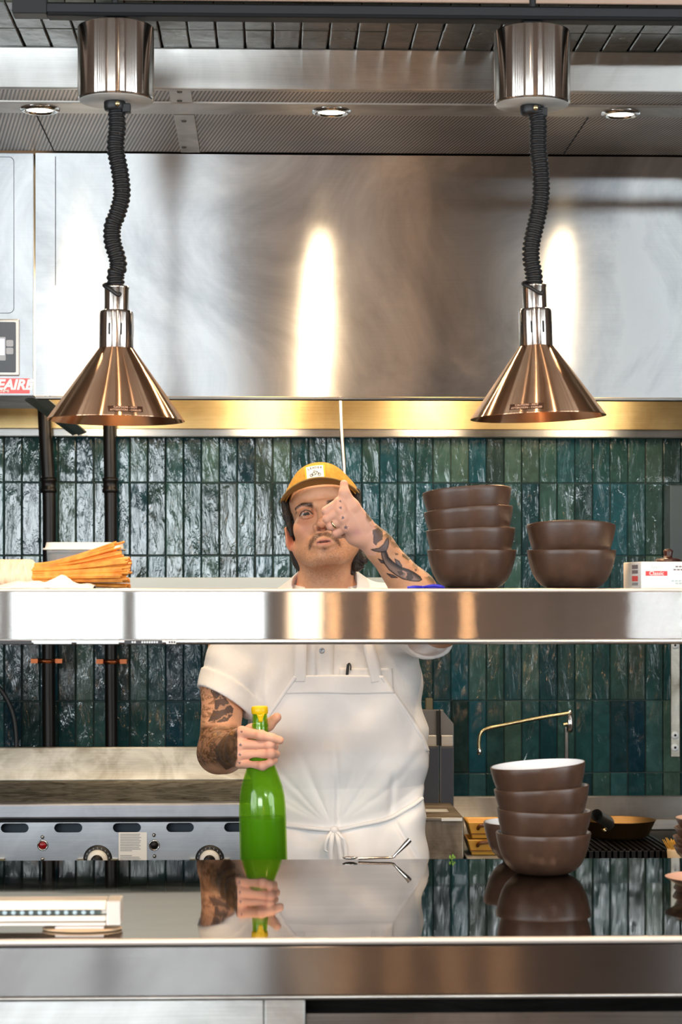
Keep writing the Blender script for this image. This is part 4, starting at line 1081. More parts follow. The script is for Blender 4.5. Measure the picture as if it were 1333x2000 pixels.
class Sdf:
    def __init__(s): s.ops = []
    def _p(s, op, fn, c, R, k): s.ops.append((op, fn, np.array(tuple(c), float), R, k)); return s
    def cap(s, a, b, ra, rb=None, k=.01, op='u'):
        rb = ra if rb is None else rb; a, b = A(a), A(b); ab = b - a; L2 = max(float(ab @ ab), 1e-10)
        def fn(p):
            t = np.clip(((p - a) @ ab) / L2, 0, 1)[:, None]
            return nlen(p - a - t * ab) - (ra + (rb - ra) * t[:, 0])
        return s._p(op, fn, (a + b) / 2, float(np.sqrt(L2)) / 2 + max(ra, rb), k)
    def chain(s, pts, rs, k=.01, op='u'):
        for i in range(len(pts) - 1): s.cap(pts[i], pts[i + 1], rs[i], rs[i + 1], k, op)
        return s
    def ell(s, c, r, R=None, k=.01, op='u'):
        c = A(c); r = A(r); Rm = np.array(R, f32) if R is not None else np.eye(3, dtype=f32)
        def fn(p):
            q = (p - c) @ Rm; k0 = nlen(q / r); k1 = nlen(q / (r * r)) + 1e-9
            return k0 * (k0 - 1) / k1
        return s._p(op, fn, c, float(r.max()), k)
    def fn(s, fn, c, R, k=.01, op='u'): return s._p(op, fn, c, R, k)
    def ev(s, p, bc=None, br=0):
        d = np.full(len(p), 9., f32)
        for op, fn, c, R, k in s.ops:
            if bc is not None and np.linalg.norm(bc - c) - R > br + .03 and R < 5: continue
            q = fn(p).astype(f32)
            if op == 'u': h = np.clip(.5 + .5 * (d - q) / k, 0, 1); d = d + (q - d) * h - k * h * (1 - h)
            elif op == 's': q = -q; h = np.clip(.5 - .5 * (d - q) / k, 0, 1); d = d + (q - d) * h + k * h * (1 - h)
            elif op == 'i': h = np.clip(.5 - .5 * (d - q) / k, 0, 1); d = d + (q - d) * h + k * h * (1 - h)
        return d
    def mesh(s, h, n=20):
        us = [o for o in s.ops if o[0] == 'u']
        lo = np.min([o[2] - o[3] for o in us], 0) - 3 * h; hi = np.max([o[2] + o[3] for o in us], 0) + 3 * h
        nb = np.ceil((hi - lo) / (n * h)).astype(int); rad = n * h * .5 * 3 ** .5
        g = np.arange(n + 1); gi, gj, gk = np.meshgrid(g, g, g, indexing='ij'); loc = np.stack([gi, gj, gk], -1).reshape(-1, 3)
        corner = [(0, 0, 0), (1, 0, 0), (0, 1, 0), (1, 1, 0), (0, 0, 1), (1, 0, 1), (0, 1, 1), (1, 1, 1)]
        edges = [(0, 1), (2, 3), (4, 5), (6, 7), (0, 2), (1, 3), (4, 6), (5, 7), (0, 4), (1, 5), (2, 6), (3, 7)]
        cc = np.array(corner, float); VK = []; VP = []; FK = []
        N = (nb * n + 2).astype(np.int64)
        def key(a): return (a[:, 0] * N[1] + a[:, 1]) * N[2] + a[:, 2]
        cen = np.stack(np.meshgrid(*[np.arange(q) for q in nb], indexing='ij'), -1).reshape(-1, 3)
        wc = lo + (cen + .5) * n * h
        dc = np.concatenate([s.ev(c.astype(f32)) for c in np.array_split(wc, max(1, len(wc) // 20000 + 1))])
        for b, c0, d0 in zip(cen, wc, dc):
            if abs(d0) > rad * 1.25 + .012: continue
            pts = (lo + (b * n + loc) * h).astype(f32)
            D = s.ev(pts, c0, rad).reshape(n + 1, n + 1, n + 1)
            if D.min() > 0 or D.max() < 0: continue
            V = np.stack([D[i:i + n, j:j + n, k:k + n] for i, j, k in corner], -1)
            S = V < 0; act = S.any(-1) & ~S.all(-1)
            ids = np.argwhere(act)
            if len(ids):
                v = V[act]; acc = np.zeros((len(ids), 3)); cnt = np.zeros(len(ids))
                for a, e in edges:
                    m = (v[:, a] < 0) != (v[:, e] < 0)
                    t = np.where(m, v[:, a] / np.where(m, v[:, a] - v[:, e], 1), 0)
                    acc += m[:, None] * (cc[a] + t[:, None] * (cc[e] - cc[a])); cnt += m
                VP.append(lo + (b * n + ids + acc / cnt[:, None]) * h); VK.append(key(b * n + ids))
            for ax in range(3):
                sl = [slice(0, n)] * 3; s2 = list(sl); s2[ax] = slice(1, n + 1)
                a, e = D[tuple(sl)] < 0, D[tuple(s2)] < 0
                ed = np.argwhere(a != e)
                if not len(ed): continue
                fl = a[tuple(ed.T)]; u, w = (ax + 1) % 3, (ax + 2) % 3
                q = [];
                for du, dw in ((0, 0), (1, 0), (1, 1), (0, 1)):
                    t = b * n + ed; t = t.copy(); t[:, u] -= du; t[:, w] -= dw; q.append(key(t))
                q = np.stack(q, -1); q[fl] = q[fl][:, ::-1]; FK.append(q[:, ::-1])
        VK = np.concatenate(VK); VP = np.concatenate(VP); FK = np.concatenate(FK)
        o = np.argsort(VK); VK = VK[o]; VP = VP[o]
        ix = np.clip(np.searchsorted(VK, FK), 0, len(VK) - 1); ok = (VK[ix] == FK).all(1)
        return VP, ix[ok]

def np_mesh(name, V, Fc, mat, parent, col=None, smooth=True):
    off = np.array(root_of(parent).location); me = bpy.data.meshes.new(name)
    me.vertices.add(len(V)); me.vertices.foreach_set('co', (V - off).astype(f32).ravel())
    me.loops.add(Fc.size); me.loops.foreach_set('vertex_index', Fc.astype(np.int32).ravel())
    me.polygons.add(len(Fc)); k = Fc.shape[1]
    me.polygons.foreach_set('loop_start', np.arange(0, Fc.size, k, dtype=np.int32))
    me.update(calc_edges=True); me.validate()
    me.polygons.foreach_set('use_smooth', [smooth] * len(me.polygons))
    me.materials.append(mat)
    if col is not None:
        a = me.color_attributes.new('tone', 'FLOAT_COLOR', 'POINT')
        a.data.foreach_set('color', np.concatenate([col, np.ones((len(col), 1))], 1).astype(f32).ravel())
    o = bpy.data.objects.new(name, me); COL.objects.link(o); o.parent = parent
    return o

# ---------------------------------------------------------------- pose, read off the photograph
HD = P(632.5, 1019, 4.74)                                           # middle of the head
RH = (Matrix.Rotation(R_(-4), 3, 'Z') @ Matrix.Rotation(R_(-6.5), 3, 'Y') @ Matrix.Rotation(R_(-14), 3, 'X'))
RHn = np.array(RH, f32)
def hl(x, y, z): return HD + RH @ Vector((x, y, z))               # head-local point
feet = Vector((P(657, 1500, 4.80).x, 4.80, 0))
man = thing('person', feet, 'cook in mustard cap and white apron giving a thumbs-up, gripping a green bottle', 'person')

# ---- bottle (needed first: the fingers close on it)
BD = 4.335
ba, bb_ = P(507.5, 1385, BD), P(516, 1696, BD)
bax = (ba - bb_).normalized(); bL = (ba - bb_).length
BR = Vector((0, 0, 1)).rotation_difference(bax).to_matrix()
PXM = F / BD
bprof = [(1696, 40), (1692, 45.2), (1680, 46.3), (1600, 46.2), (1575, 45.6), (1555, 44.0), (1535, 40.3), (1515, 33.8), (1500, 28.6), (1485, 24.2), (1470, 20.8), (1450, 18.0), (1430, 16.2), (1412, 14.9), (1396, 14.2)]
def bh(py): return (1696 - py) / PXM
bprof = [(r / PXM, bh(y)) for y, r in bprof]
def bottle_sdf(p):
    q = (p - A(bb_)) @ np.array(BR, f32); z = q[:, 2]; r = np.sqrt(q[:, 0] ** 2 + q[:, 1] ** 2)
    pr = bprof[:-1] + [(.0162, bh(1421)), (.0162, bh(1412)), (.0160, bh(1396)), (.0172, bh(1394)), (.0172, bh(1376))]
    pr = sorted(pr, key=lambda q: q[1])
    return (r - np.interp(z, [b for a, b in pr], [a for a, b in pr]) - .0018) * .93

# ---- body
B = Sdf()
def head(S):
    def C(a, b, ra, rb=None, k=.01, op='u'): S.cap(hl(*a), hl(*b), ra, rb, k, op)
    def E(c, r, k=.01, op='u', R=None): S.ell(hl(*c), r, RH if R is None else RH @ R, k, op)
    E((0, .02, .04), (.073, .092, .085)); E((0, -.03, .045), (.061, .058, .05), .02)
    E((0, -.030, -.03), (.0625, .056, .072), .02); E((0, -.034, -.072), (.050, .048, .036), .02)
    for s in (-1, 1):
        C((s * .051, .0, -.058), (s * .024, -.064, -.100), .019, .017, .02)
        E((s * .042, -.060, -.026), (.016, .015, .015), .028)
        C((s * .047, -.070, .0165), (s * .012, -.0845, .0145), .0090, .0090, .012)
        E((s * .0800, .006, -.027), (.0068, .016, .0260), .012, R=Matrix.Rotation(s * .35, 3, 'Z') @ Matrix.Rotation(.2, 3, 'X'))
        E((s * .0875, -.002, -.024), (.005, .008, .015), .004, 's')
    E((0, -.079, -.099), (.021, .017, .016), .018)
    for s in (-1, 1): E((s * .0315, -.1, -.002), (.0185, .0185, .0115), .018, 's')
    for s in (-1, 1):
        E((s * .0315, -.0735, -.0025), (.0122, .0122, .0122), .0015)
        S.chain([hl(s * .0455, -.0715, -.0035), hl(s * .040, -.0808, .0034), hl(s * .0315, -.0853, .0050), hl(s * .023, -.0835, .0036), hl(s * .0175, -.0795, -.0045)], [.0026, .0029, .0031, .0028, .0022], .0035)
        S.chain([hl(s * .0450, -.0725, -.005), hl(s * .038, -.0812, -.0094), hl(s * .0305, -.0842, -.0108), hl(s * .022, -.0822, -.0090), hl(s * .0175, -.0795, -.005)], [.0022, .0024, .0025, .0023, .002], .004)
    C((0, -.086, .012), (0, -.1075, -.031), .0070, .0088, .012)
    E((0, -.1080, -.0345), (.0112, .0110, .0098), .006)
    for s in (-1, 1): E((s * .0135, -.0965, -.0375), (.0072, .0100, .0075), .006)
    E((0, -.083, -.067), (.030, .019, .020), .016)
    for s in (-1, 1): E((s * .0080, -.1035, -.0450), (.0036, .0045, .0036), .003, 's')
    for s in (-1, 1):
        S.chain([hl(s * .0185, -.0915, -.0728), hl(s * .010, -.0970, -.0690), hl(s * .0032, -.0990, -.0672)], [.0020, .0032, .0036], .006)
        S.chain([hl(s * .0175, -.0910, -.0755), hl(s * .009, -.0958, -.0785), hl(0, -.0970, -.0792)], [.0022, .0038, .0042], .006)
    S.chain([hl(-.0155, -.0950, -.0740), hl(-.006, -.0995, -.0726), hl(0, -.0998, -.0732), hl(.006, -.0995, -.0726), hl(.0155, -.0950, -.0740)], [.0008, .0017, .0017, .0017, .0008], .003, 's')
head(B)
# neck, yoke and the hidden core of the trunk
B.cap(hl(0, .022, -.055), P(635, 1172, 4.79), .058, .064, .03)
B.cap(P(628, 1150, 4.745), P(632, 1185, 4.74), .020, .02, .03)
SL, SR = P(456, 1218, 4.765), P(800, 1204, 4.79)
B.cap(SL, P(650, 1200, 4.79), .046, .06, .03).cap(SR, P(650, 1200, 4.79), .046, .06, .03)
B.cap(P(655, 1200, 4.79), P(657, 1560, 4.80), .07, .08, .03)
for s in (-1, 1): B.chain([P(657 + s * 60, 1580, 4.80), feet + Vector((s * .10, .0, .48)), feet + Vector((s * .11, .02, .09))], [.07, .05, .035], .03)
# his right arm (left in the picture), hand round the bottle neck
EL, WL = P(427, 1470, 4.63), P(457, 1463, 4.432)
B.chain([SL, SL.lerp(EL, .5) + Vector((-.004, -.006, 0)), EL], [.047, .046, .041], .02)
B.chain([EL, EL.lerp(WL, .35), WL], [.041, .0425, .027], .02)
B.cap(WL + Vector((0, 0, .010)), WL + Vector((0, 0, -.012)), .024, .024, .015)
hand = [  # mcp, pip, dip, tip, radii
    ([P(473, 1429, 4.338), P(510, 1436, 4.3045), P(532, 1441, 4.3035), P(547, 1446, 4.308)], [.0108, .0095, .0086, .0078]),
    ([P(470, 1454, 4.334), P(527, 1455, 4.3075), P(536, 1457, 4.331), P(528, 1460, 4.352)], [.0110, .0094, .0084, .0078]),
    ([P(468, 1474, 4.336), P(529, 1472, 4.3055), P(539, 1473, 4.330), P(533, 1475, 4.352)], [.0105, .0092, .0082, .0076]),
    ([P(469, 1491, 4.342), P(513, 1496, 4.3005), P(528, 1490, 4.306), P(536, 1486, 4.324)], [.0098, .0085, .0076, .007])]
for pts, rs in hand:
    B.cap(WL.lerp(pts[0], .12), pts[0], .017, rs[0] + .0006, .014)
    B.chain(pts, rs, .0022)
    B.ell(pts[1], (rs[1] * 1.07,) * 3, k=.004)
th = [P(466, 1442, 4.408), P(492, 1428, 4.378), P(524, 1416, 4.366), P(541, 1401, 4.358)]
B.chain(th, [.017, .0135, .0112, .0092], .008)
B.ell(WL.lerp(hand[1][0][0], .55), (.024, .03, .036), k=.012)
# his left arm (right in the picture), fist with the thumb up
ER, WR = P(862, 1223, 4.53), P(724, 1046, 4.445)
B.chain([SR, SR.lerp(ER, .5), ER], [.047, .045, .041], .02)
B.chain([ER, ER.lerp(WR, .38), WR.lerp(ER, .12), WR], [.040, .0425, .0275, .0250], .02)
WRu, WRd = P(719, 1036, 4.438), P(711, 1055, 4.448)
fist = [
    ([P(664, 981, 4.404), P(638, 998, 4.412), P(646, 1003, 4.440), P(662, 1002, 4.446)], [.0105, .0098, .0088, .008]),
    ([P(665.5, 996, 4.399), P(640, 1013, 4.410), P(649, 1018, 4.440), P(665, 1014, 4.446)], [.0108, .0100, .009, .008]),
    ([P(670, 1013, 4.402), P(647, 1027, 4.412), P(655, 1031, 4.440), P(670, 1026, 4.446)], [.0104, .0096, .0086, .008]),
    ([P(676, 1030, 4.410), P(657, 1041, 4.419), P(663, 1044, 4.442), P(677, 1038, 4.448)], [.0098, .0088, .008, .0075])]
for i, (pts, rs) in enumerate(fist):
    B.cap(WRu.lerp(WRd, i / 3), pts[0], .0165, rs[0] + .0008, .012)
    B.chain(pts, rs, .002)
    B.ell(pts[0] + Vector((0, -.0015, 0)), (rs[0],) * 3, k=.004)
B.ell(P(698, 1050, 4.436), (.023, .017, .016), k=.014)
B.ell(P(682, 1012, 4.430), (.024, .016, .026), k=.012)
tu = [P(714, 1024, 4.430), P(689, 988, 4.410), P(673, 963, 4.402), P(672.5, 945, 4.408)]
B.chain(tu, [.0165, .0128, .0098, .0082], .008)
B.fn(bottle_sdf, (ba + bb_) / 2, 9, .0004, 's')
BV, BF = B.mesh(.00125)

# ---- colours of the skin, tattoos, brows, moustache, stubble
def srgb(*c): return np.array(lin(c)[:3])
def blend(col, m, c): m = np.clip(m, 0, 1)[:, None]; return col * (1 - m) + np.asarray(c) * m
def sstep(a, b, x): t = np.clip((x - a) / (b - a), 0, 1); return t * t * (3 - 2 * t)
def inpoly(x, y, poly):
    r = np.zeros(len(x), bool); n = len(poly)
    for i in range(n):
        (x0, y0), (x1, y1) = poly[i], poly[(i + 1) % n]
        if y0 == y1: continue
        c = (y0 > y) != (y1 > y); r ^= c & (x < (x1 - x0) * (y - y0) / (y1 - y0) + x0)
    return r
def segd(x, y, pts):
    d = np.full(len(x), 1e9)
    for (x0, y0), (x1, y1) in zip(pts, pts[1:]):
        L = (x1 - x0) ** 2 + (y1 - y0) ** 2 + 1e-9; t = np.clip(((x - x0) * (x1 - x0) + (y - y0) * (y1 - y0)) / L, 0, 1)
        d = np.minimum(d, np.hypot(x - x0 - t * (x1 - x0), y - y0 - t * (y1 - y0)))
    return d
n_ = len(BV); L = (BV - np.array(HD)) @ RHn; lx, ly, lz = L.T
px, py = pix(BV)
fine = fbm(BV * 900, 5, 2); mid = fbm(BV * 120, 9, 3)
col = np.tile(srgb(228, 170, 132), (n_, 1))
col = blend(col, (mid - .4) * 1.2, srgb(214, 148, 112))
ishead = (np.abs(lx) < .1) & (np.abs(ly) < .14) & (lz > -.16) & (lz < .15) & (BV[:, 1] > 4.56)
h = ishead.astype(float); ax = np.abs(lx); front = h * (ly < -.02)
col = blend(col, h * .55 * np.exp(-((ax - .042) / .018) ** 2 - ((lz + .03) / .022) ** 2), srgb(214, 138, 116))
col = blend(col, front * .6 * np.exp(-(lx / .014) ** 2 - ((lz + .038) / .014) ** 2), srgb(218, 146, 116))
col = blend(col, h * (ax > .069) * .5, srgb(216, 132, 108))
# eye hollows painted a little darker
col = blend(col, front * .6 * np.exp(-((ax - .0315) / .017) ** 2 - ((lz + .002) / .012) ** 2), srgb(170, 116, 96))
# stubble on jaw, chin, upper lip and throat
st = sstep(-.046, -.078, lz) * (1 - np.exp(-(lx / .020) ** 2 - ((lz + .0735) / .011) ** 2)) * h * (1 - .6 * np.exp(-((ax - .045) / .016) ** 2 - ((lz + .05) / .02) ** 2)) * sstep(.03, -.01, ly)
st *= sstep(-.155, -.118, lz)
col = blend(col, st * (.16 + .42 * sstep(.40, .75, fine)), srgb(112, 84, 66))
# moustache: two wings drooping at the corners, a gap under the nose; small patch below the lip
mz = np.interp(ax, [0, .006, .014, .022, .030, .034], [-.0560, -.0565, -.0590, -.0635, -.0715, -.0770])
mw = np.interp(ax, [0, .006, .014, .022, .030, .036], [.0034, .0056, .0078, .0092, .0086, .005])
mu = np.exp(-((lz - mz) / mw) ** 4) * sstep(.037, .031, ax) * (1 - .35 * np.exp(-(lx / .003) ** 2)) * front
col = blend(col, mu * (.50 + .42 * sstep(.3, .6, fine)), srgb(74, 50, 40))
col = blend(col, .8 * np.exp(-(lx / .007) ** 2 - ((lz + .0885) / .0045) ** 2) * front * (.5 + .5 * sstep(.25, .6, fine)), srgb(92, 64, 54))
# lips; shade of the mouth slit and nostrils is painted into the colour
lip = np.exp(-((lz + .0738) / (.0080 - .22 * ax)) ** 4) * sstep(.0185, .014, ax) * (ly < -.088) * h
col = blend(col, lip * .65, srgb(196, 118, 108))
col = blend(col, np.exp(-((lz + .0730) / .0018) ** 4) * sstep(.0165, .012, ax) * h * (ly < -.085), srgb(92, 46, 44))
col = blend(col, np.exp(-((ax - .0080) / .0038) ** 4 - ((lz + .0448) / .0032) ** 4) * front * (ly < -.09) * .85, srgb(84, 44, 36))
# brows
for s in (-1, 1):
    t = np.clip((s * lx - .015) / .040, 0, 1.1)
    bz_ = .0125 + .0075 * np.sin(t * 2.2) - .016 * np.maximum(t - .62, 0)
    br_ = np.exp(-((lz - bz_) / (.0066 - .0034 * t)) ** 4) * sstep(.012, .018, s * lx) * sstep(.060, .052, s * lx) * front
    col = blend(col, br_ * (.75 + .25 * sstep(.3, .55, fine)), srgb(52, 34, 28))
# eyes: white, iris, pupil; the gaze meets the lens
for s in (-1, 1):
    ec = np.array((s * .0315, -.0735, -.0025)); e = L - ec; rr = np.linalg.norm(e, axis=1)
    ball = (np.abs(rr - .0122) < .0007) * (ly < -.078) * h * (np.abs(lx - ec[0]) < .0118) * (lz < .0050) * (lz > -.0094)
    gz = np.array(RH.transposed() @ (CAMO - HD).normalized()); ang = np.arccos(np.clip(e @ gz / np.maximum(rr, 1e-6), -1, 1)) * .0122
    col = blend(col, ball, srgb(192, 178, 168))
    col = blend(col, ball * sstep(.0078, .0071, ang), srgb(46, 48, 38)); col = blend(col, ball * sstep(.0078, .0073, ang) * sstep(.0056, .0068, ang), srgb(28, 28, 26))
    col = blend(col, ball * sstep(.0041, .0034, ang), srgb(10, 10, 12))
    lash = segd(lx, lz, [(s * .046, -.0030), (s * .040, .0024), (s * .0315, .0044), (s * .023, .0020), (s * .018, -.0040)])
    col = blend(col, sstep(.0024, .0008, lash) * front * .9, srgb(54, 34, 30))
# hands: rosy knuckles and fingers
isL = (BV[:, 1] < 4.47) & (px < 560); isR = (BV[:, 1] < 4.475) & (px > 600)
hands = (isL & (px > 460)) | (isR & (py < 1085) & (px < 735))
col = blend(col, hands * .7, srgb(234, 180, 158))
for pts, rs in hand + fist:
    for q, w in ((pts[0], .2), (pts[1], .35)):
        col = blend(col, w * np.exp(-(np.linalg.norm(BV - np.array(q), axis=1) / .010) ** 2), srgb(214, 126, 112))
col = blend(col, .5 * np.exp(-((px - 697) / 14) ** 2 - ((py - 1040) / 9) ** 2) * isR, srgb(186, 130, 138))
ink = srgb(44, 42, 46)
def star(x, y, r): return [(x + (r if k % 2 == 0 else r * .42) * math.sin(k * PI / 5), y - (r if k % 2 == 0 else r * .42) * math.cos(k * PI / 5)) for k in range(10)]
for x, y, r, m in ((665, 979, 3.4, isR), (666, 991.5, 3.9, isR), (670, 1011, 4.4, isR), (676, 1030, 5.4, isR), (472, 1429, 3.2, isL), (470, 1455, 4.4, isL), (468.5, 1474, 3.8, isL), (468, 1490, 3.6, isL)):
    col = blend(col, inpoly(px, py, star(x, y, r)) * m * .85, srgb(66, 70, 92))
# dolphin and spots on the raised forearm (outlines traced in a 6.665x view whose corner is 690,1000)
arm = (px > 715) & (BV[:, 1] < 4.53) & (py > 1000) & (px < 910) & (BV[:, 2] > 1.36)
ux, uy = (px - 690) * 6.665, (py - 1000) * 6.665
olive = srgb(96, 78, 48)
edge = (ux - uy * 1.0)                                        # towards the upper edge of the arm
spots = sstep(.50, .60, fbm(BV * np.array((70, 40, 70)), 21, 2)) * sstep(20, 150, edge)
col = blend(col, arm * spots * .85, olive)
col = blend(col, arm * sstep(95, 175, edge - 25 * fbm(BV * 200, 3, 2)) * .8, srgb(70, 62, 44))
def paint(poly, c, a=1.): 
    global col
    col = blend(col, (inpoly(ux, uy, poly) & arm) * a, c)
def line(pts, w, c, a=.9):
    global col
    col = blend(col, sstep(w + 4, w - 2, segd(ux, uy, pts)) * arm * a, c)
bodyp = [(370, 520), (380, 590), (410, 670), (470, 750), (560, 820), (650, 870), (760, 895), (860, 900), (895, 880), (870, 840), (800, 790), (720, 750), (640, 725), (580, 690), (520, 650), (460, 590), (430, 510)]
paint([(250, 240), (330, 200), (390, 260), (385, 360), (320, 400), (300, 440), (258, 400), (265, 320)], srgb(52, 54, 62), .85)
paint([(270, 190), (330, 160), (400, 240), (360, 270)], olive, .6)
paint(bodyp, srgb(168, 140, 128), 1)
shade_in = segd(ux, uy, [(430, 510), (460, 590), (520, 650), (580, 690), (640, 725), (720, 750), (800, 790), (870, 840)])
col = blend(col, (inpoly(ux, uy, bodyp) & arm) * (.25 + .75 * sstep(75, 10, shade_in)), srgb(70, 62, 62))
for pg in ([(235, 490), (340, 470), (400, 420), (430, 360), (455, 335), (468, 400), (450, 470), (430, 515), (370, 525), (290, 512)], [(545, 610), (600, 640), (635, 700), (625, 735), (570, 695)],
           [(440, 800), (520, 820), (580, 855), (500, 852)], [(330, 610), (380, 630), (412, 668), (370, 662)]):
    paint(pg, srgb(112, 96, 94), 1); line(pg + pg[:1], 5, ink)
line(bodyp + bodyp[:1], 7, ink)
paint([(690, 790), (760, 800), (790, 850), (760, 890), (700, 870)], srgb(66, 58, 54), .8)
line([(650, 770), (690, 790), (695, 820), (670, 840)], 8, srgb(206, 160, 140))
paint([(570, 770), (640, 770), (660, 810), (610, 830)], srgb(84, 76, 76), .8)
paint([(800, 740), (835, 735), (830, 775), (805, 770)], ink, .7); paint([(545, 530), (595, 545), (580, 565), (550, 560)], ink, .7)
paint([(640, 540), (760, 590), (770, 615), (720, 630), (640, 580)], olive, .85)
line([(1040, 62 * 6.6), (1100, 70 * 6.6)], 3, ink)
# sleeve of dark ink and hair on the arm with the bottle
armL = (px < 464) & (py > 1290) & (py < 1540) & (BV[:, 1] < 4.85) & (px > 370)
vx, vy = (px - 370) * 6.665, (py - 1240) * 6.665
strk = fbm(np.stack([BV[:, 0] * 55, BV[:, 1] * 55, BV[:, 2] * 190], 1) + 3 * mid[:, None], 31, 3)
low = sstep(1130, 1230, vy)
col = blend(col, armL * low * (.62 + .36 * sstep(.40, .58, strk)) * sstep(1800, 1660, vy + .12 * vx), srgb(82, 54, 28))
col = blend(col, armL * low * sstep(.60, .70, strk) * .5, srgb(208, 150, 92))
fore = inpoly(vx, vy, [(330, 1480), (440, 1330), (560, 1300), (630, 1280), (625, 1560), (600, 1700), (480, 1760), (360, 1640)]) & armL
col = blend(col, fore * (.55 + .3 * mid), srgb(66, 52, 38))
upper = inpoly(vx, vy, [(285, 640), (420, 740), (500, 860), (575, 960), (560, 1050), (490, 1125), (400, 1140), (240, 1130), (330, 960), (330, 830), (280, 740)]) & armL
wave = np.sin((vy + .35 * vx) / 22 + 5 * mid)
col = blend(col, upper * (.88 - .55 * sstep(.72, .95, wave)), srgb(56, 50, 52))
left = armL & (vx < 340) & (vy < 1150) & (vy > 600)
col = blend(col, left * sstep(.48, .6, strk) * .7, srgb(120, 84, 52))

sk = NT('skin'); at_ = sk.n('ShaderNodeAttribute', attribute_name='tone')
sk.l(at_.outputs['Color'], sk.b.inputs['Base Color']); sk.b.inputs['Roughness'].default_value = .46
sk.b.inputs['Subsurface Weight'].default_value = .10; sk.b.inputs['Subsurface Radius'].default_value = (.9, .35, .2); sk.b.inputs['Subsurface Scale'].default_value = .006
sk.b.inputs['Specular IOR Level'].default_value = .4
sk.bump(sk.noise(sk.coord((1, 1, 1)), 500, 2, .5), .06, .001)
body = np_mesh('body', BV, BF, sk.m, man, col)

# ---- hair
H = Sdf()
H.ell(hl(0, .030, .015), (.0775, .088, .088), RH, .01)
for s in (-1, 1):
    H.chain([hl(s * .058, .036, -.03), hl(s * .056, .036, -.075), hl(s * .050, .030, -.112)], [.021, .017, .006], .012)
H.cap(hl(-.050, .05, -.05), hl(.050, .05, -.05), .03, .03, .02)
H.chain([hl(.062, .03, -.045), hl(.066, .020, -.080), hl(.078, .012, -.094), hl(.083, .010, -.090)], [.016, .012, .006, .003], .008)
H.chain([hl(.056, .03, -.07), hl(.062, .018, -.104), hl(.074, .010, -.108)], [.014, .009, .003], .006)
H.ell(hl(0, -.062, -.03), (.0685, .062, .16), RH, .004, 's')
for s in (-1, 1):
    H.chain([hl(s * .0790, -.018, .052), hl(s * .0765, -.020, .015), hl(s * .0725, -.026, -.012), hl(s * .0705, -.030, -.032)], [.0085, .0085, .0055, .0025], .006)
    H.ell(hl(s * .085, .006, -.026), (.016, .017, .027), RH, .003, 's')
hv, hf = H.mesh(.002)
ht = NT('dark_brown_hair'); n = ht.noise(ht.coord((420, 420, 40)), 1, 3, .6, .5)
ht.l(ht.ramp(n, [(.3, lin((13, 9, 8))), (.75, lin((42, 29, 22)))]), ht.b.inputs['Base Color']); ht.b.inputs['Roughness'].default_value = .45
ht.bump(n, .8, .004)
np_mesh('hair', hv, hf, ht.m, man)

# ---- cap
capm = NT('mustard_twill'); n = capm.noise(capm.coord((1, 1, 1)), 90, 4, .6)
capm.l(capm.ramp(n, [(.3, lin((196, 138, 46))), (.7, lin((222, 164, 66)))]), capm.b.inputs['Base Color']); capm.b.inputs['Roughness'].default_value = .85
capm.bump(capm.noise(capm.coord((1, 1, 1)), 700, 2, .5), .2, .001)
K = Sdf()
K.ell(hl(0, .016, .042), (.0845, .1030, .079), RH, .01)
K.ell(hl(0, -.034, .088), (.044, .044, .030), RH, .03)
K.fn(lambda p: -(((p - A(HD)) @ RHn)[:, 2] - .033 - .44 * np.clip(-((p - A(HD)) @ RHn)[:, 1], -.03, .054)), HD, 9, .003, 'i')
K.ell(hl(0, .016, .040), (.0815, .0995, .075), RH, .003, 's')
kv, kf = K.mesh(.0016)
cap_o = np_mesh('cap', kv, kf, capm.m, man)
bm_ = MB(); nu, nv = 36, 8; vs = []; fs = []
def brim_pt(u, v, t):
    a = (u - .5) * R_(150); root = Vector((.083 * math.sin(a), .012 - .1015 * math.cos(a), .046 + .010 * math.cos(a)))
    out = Vector((.0880 * math.sin(a), -.020 - .136 * max(0, math.cos(a)) ** .75, .0505 - .021 * (abs(math.sin(a))) ** 2.0))
    q = root.lerp(out, v); q.z += .004 * math.sin(PI * v) + t
    return hl(*q)
for t in (0, .0028):
    for i in range(nu + 1):
        for j in range(nv + 1): vs.append(brim_pt(i / nu, j / nv, t))
N1 = (nu + 1) * (nv + 1)
for i in range(nu):
    for j in range(nv):
        a = i * (nv + 1) + j; fs.append((a, a + nv + 1, a + nv + 2, a + 1)); fs.append((N1 + a + 1, N1 + a + nv + 2, N1 + a + nv + 1, N1 + a))
for i in range(nu):
    a = i * (nv + 1) + nv; fs.append((a, a + nv + 1, N1 + a + nv + 1, N1 + a))
for i in (0, nu):
    for j in range(nv): a = i * (nv + 1) + j; fs.append((a, a + 1, N1 + a + 1, N1 + a))
bm_.add(vs, fs, 0, True)
brim = bm_.build('brim', plain('khaki_twill', (158, 122, 66), .85), cap_o)
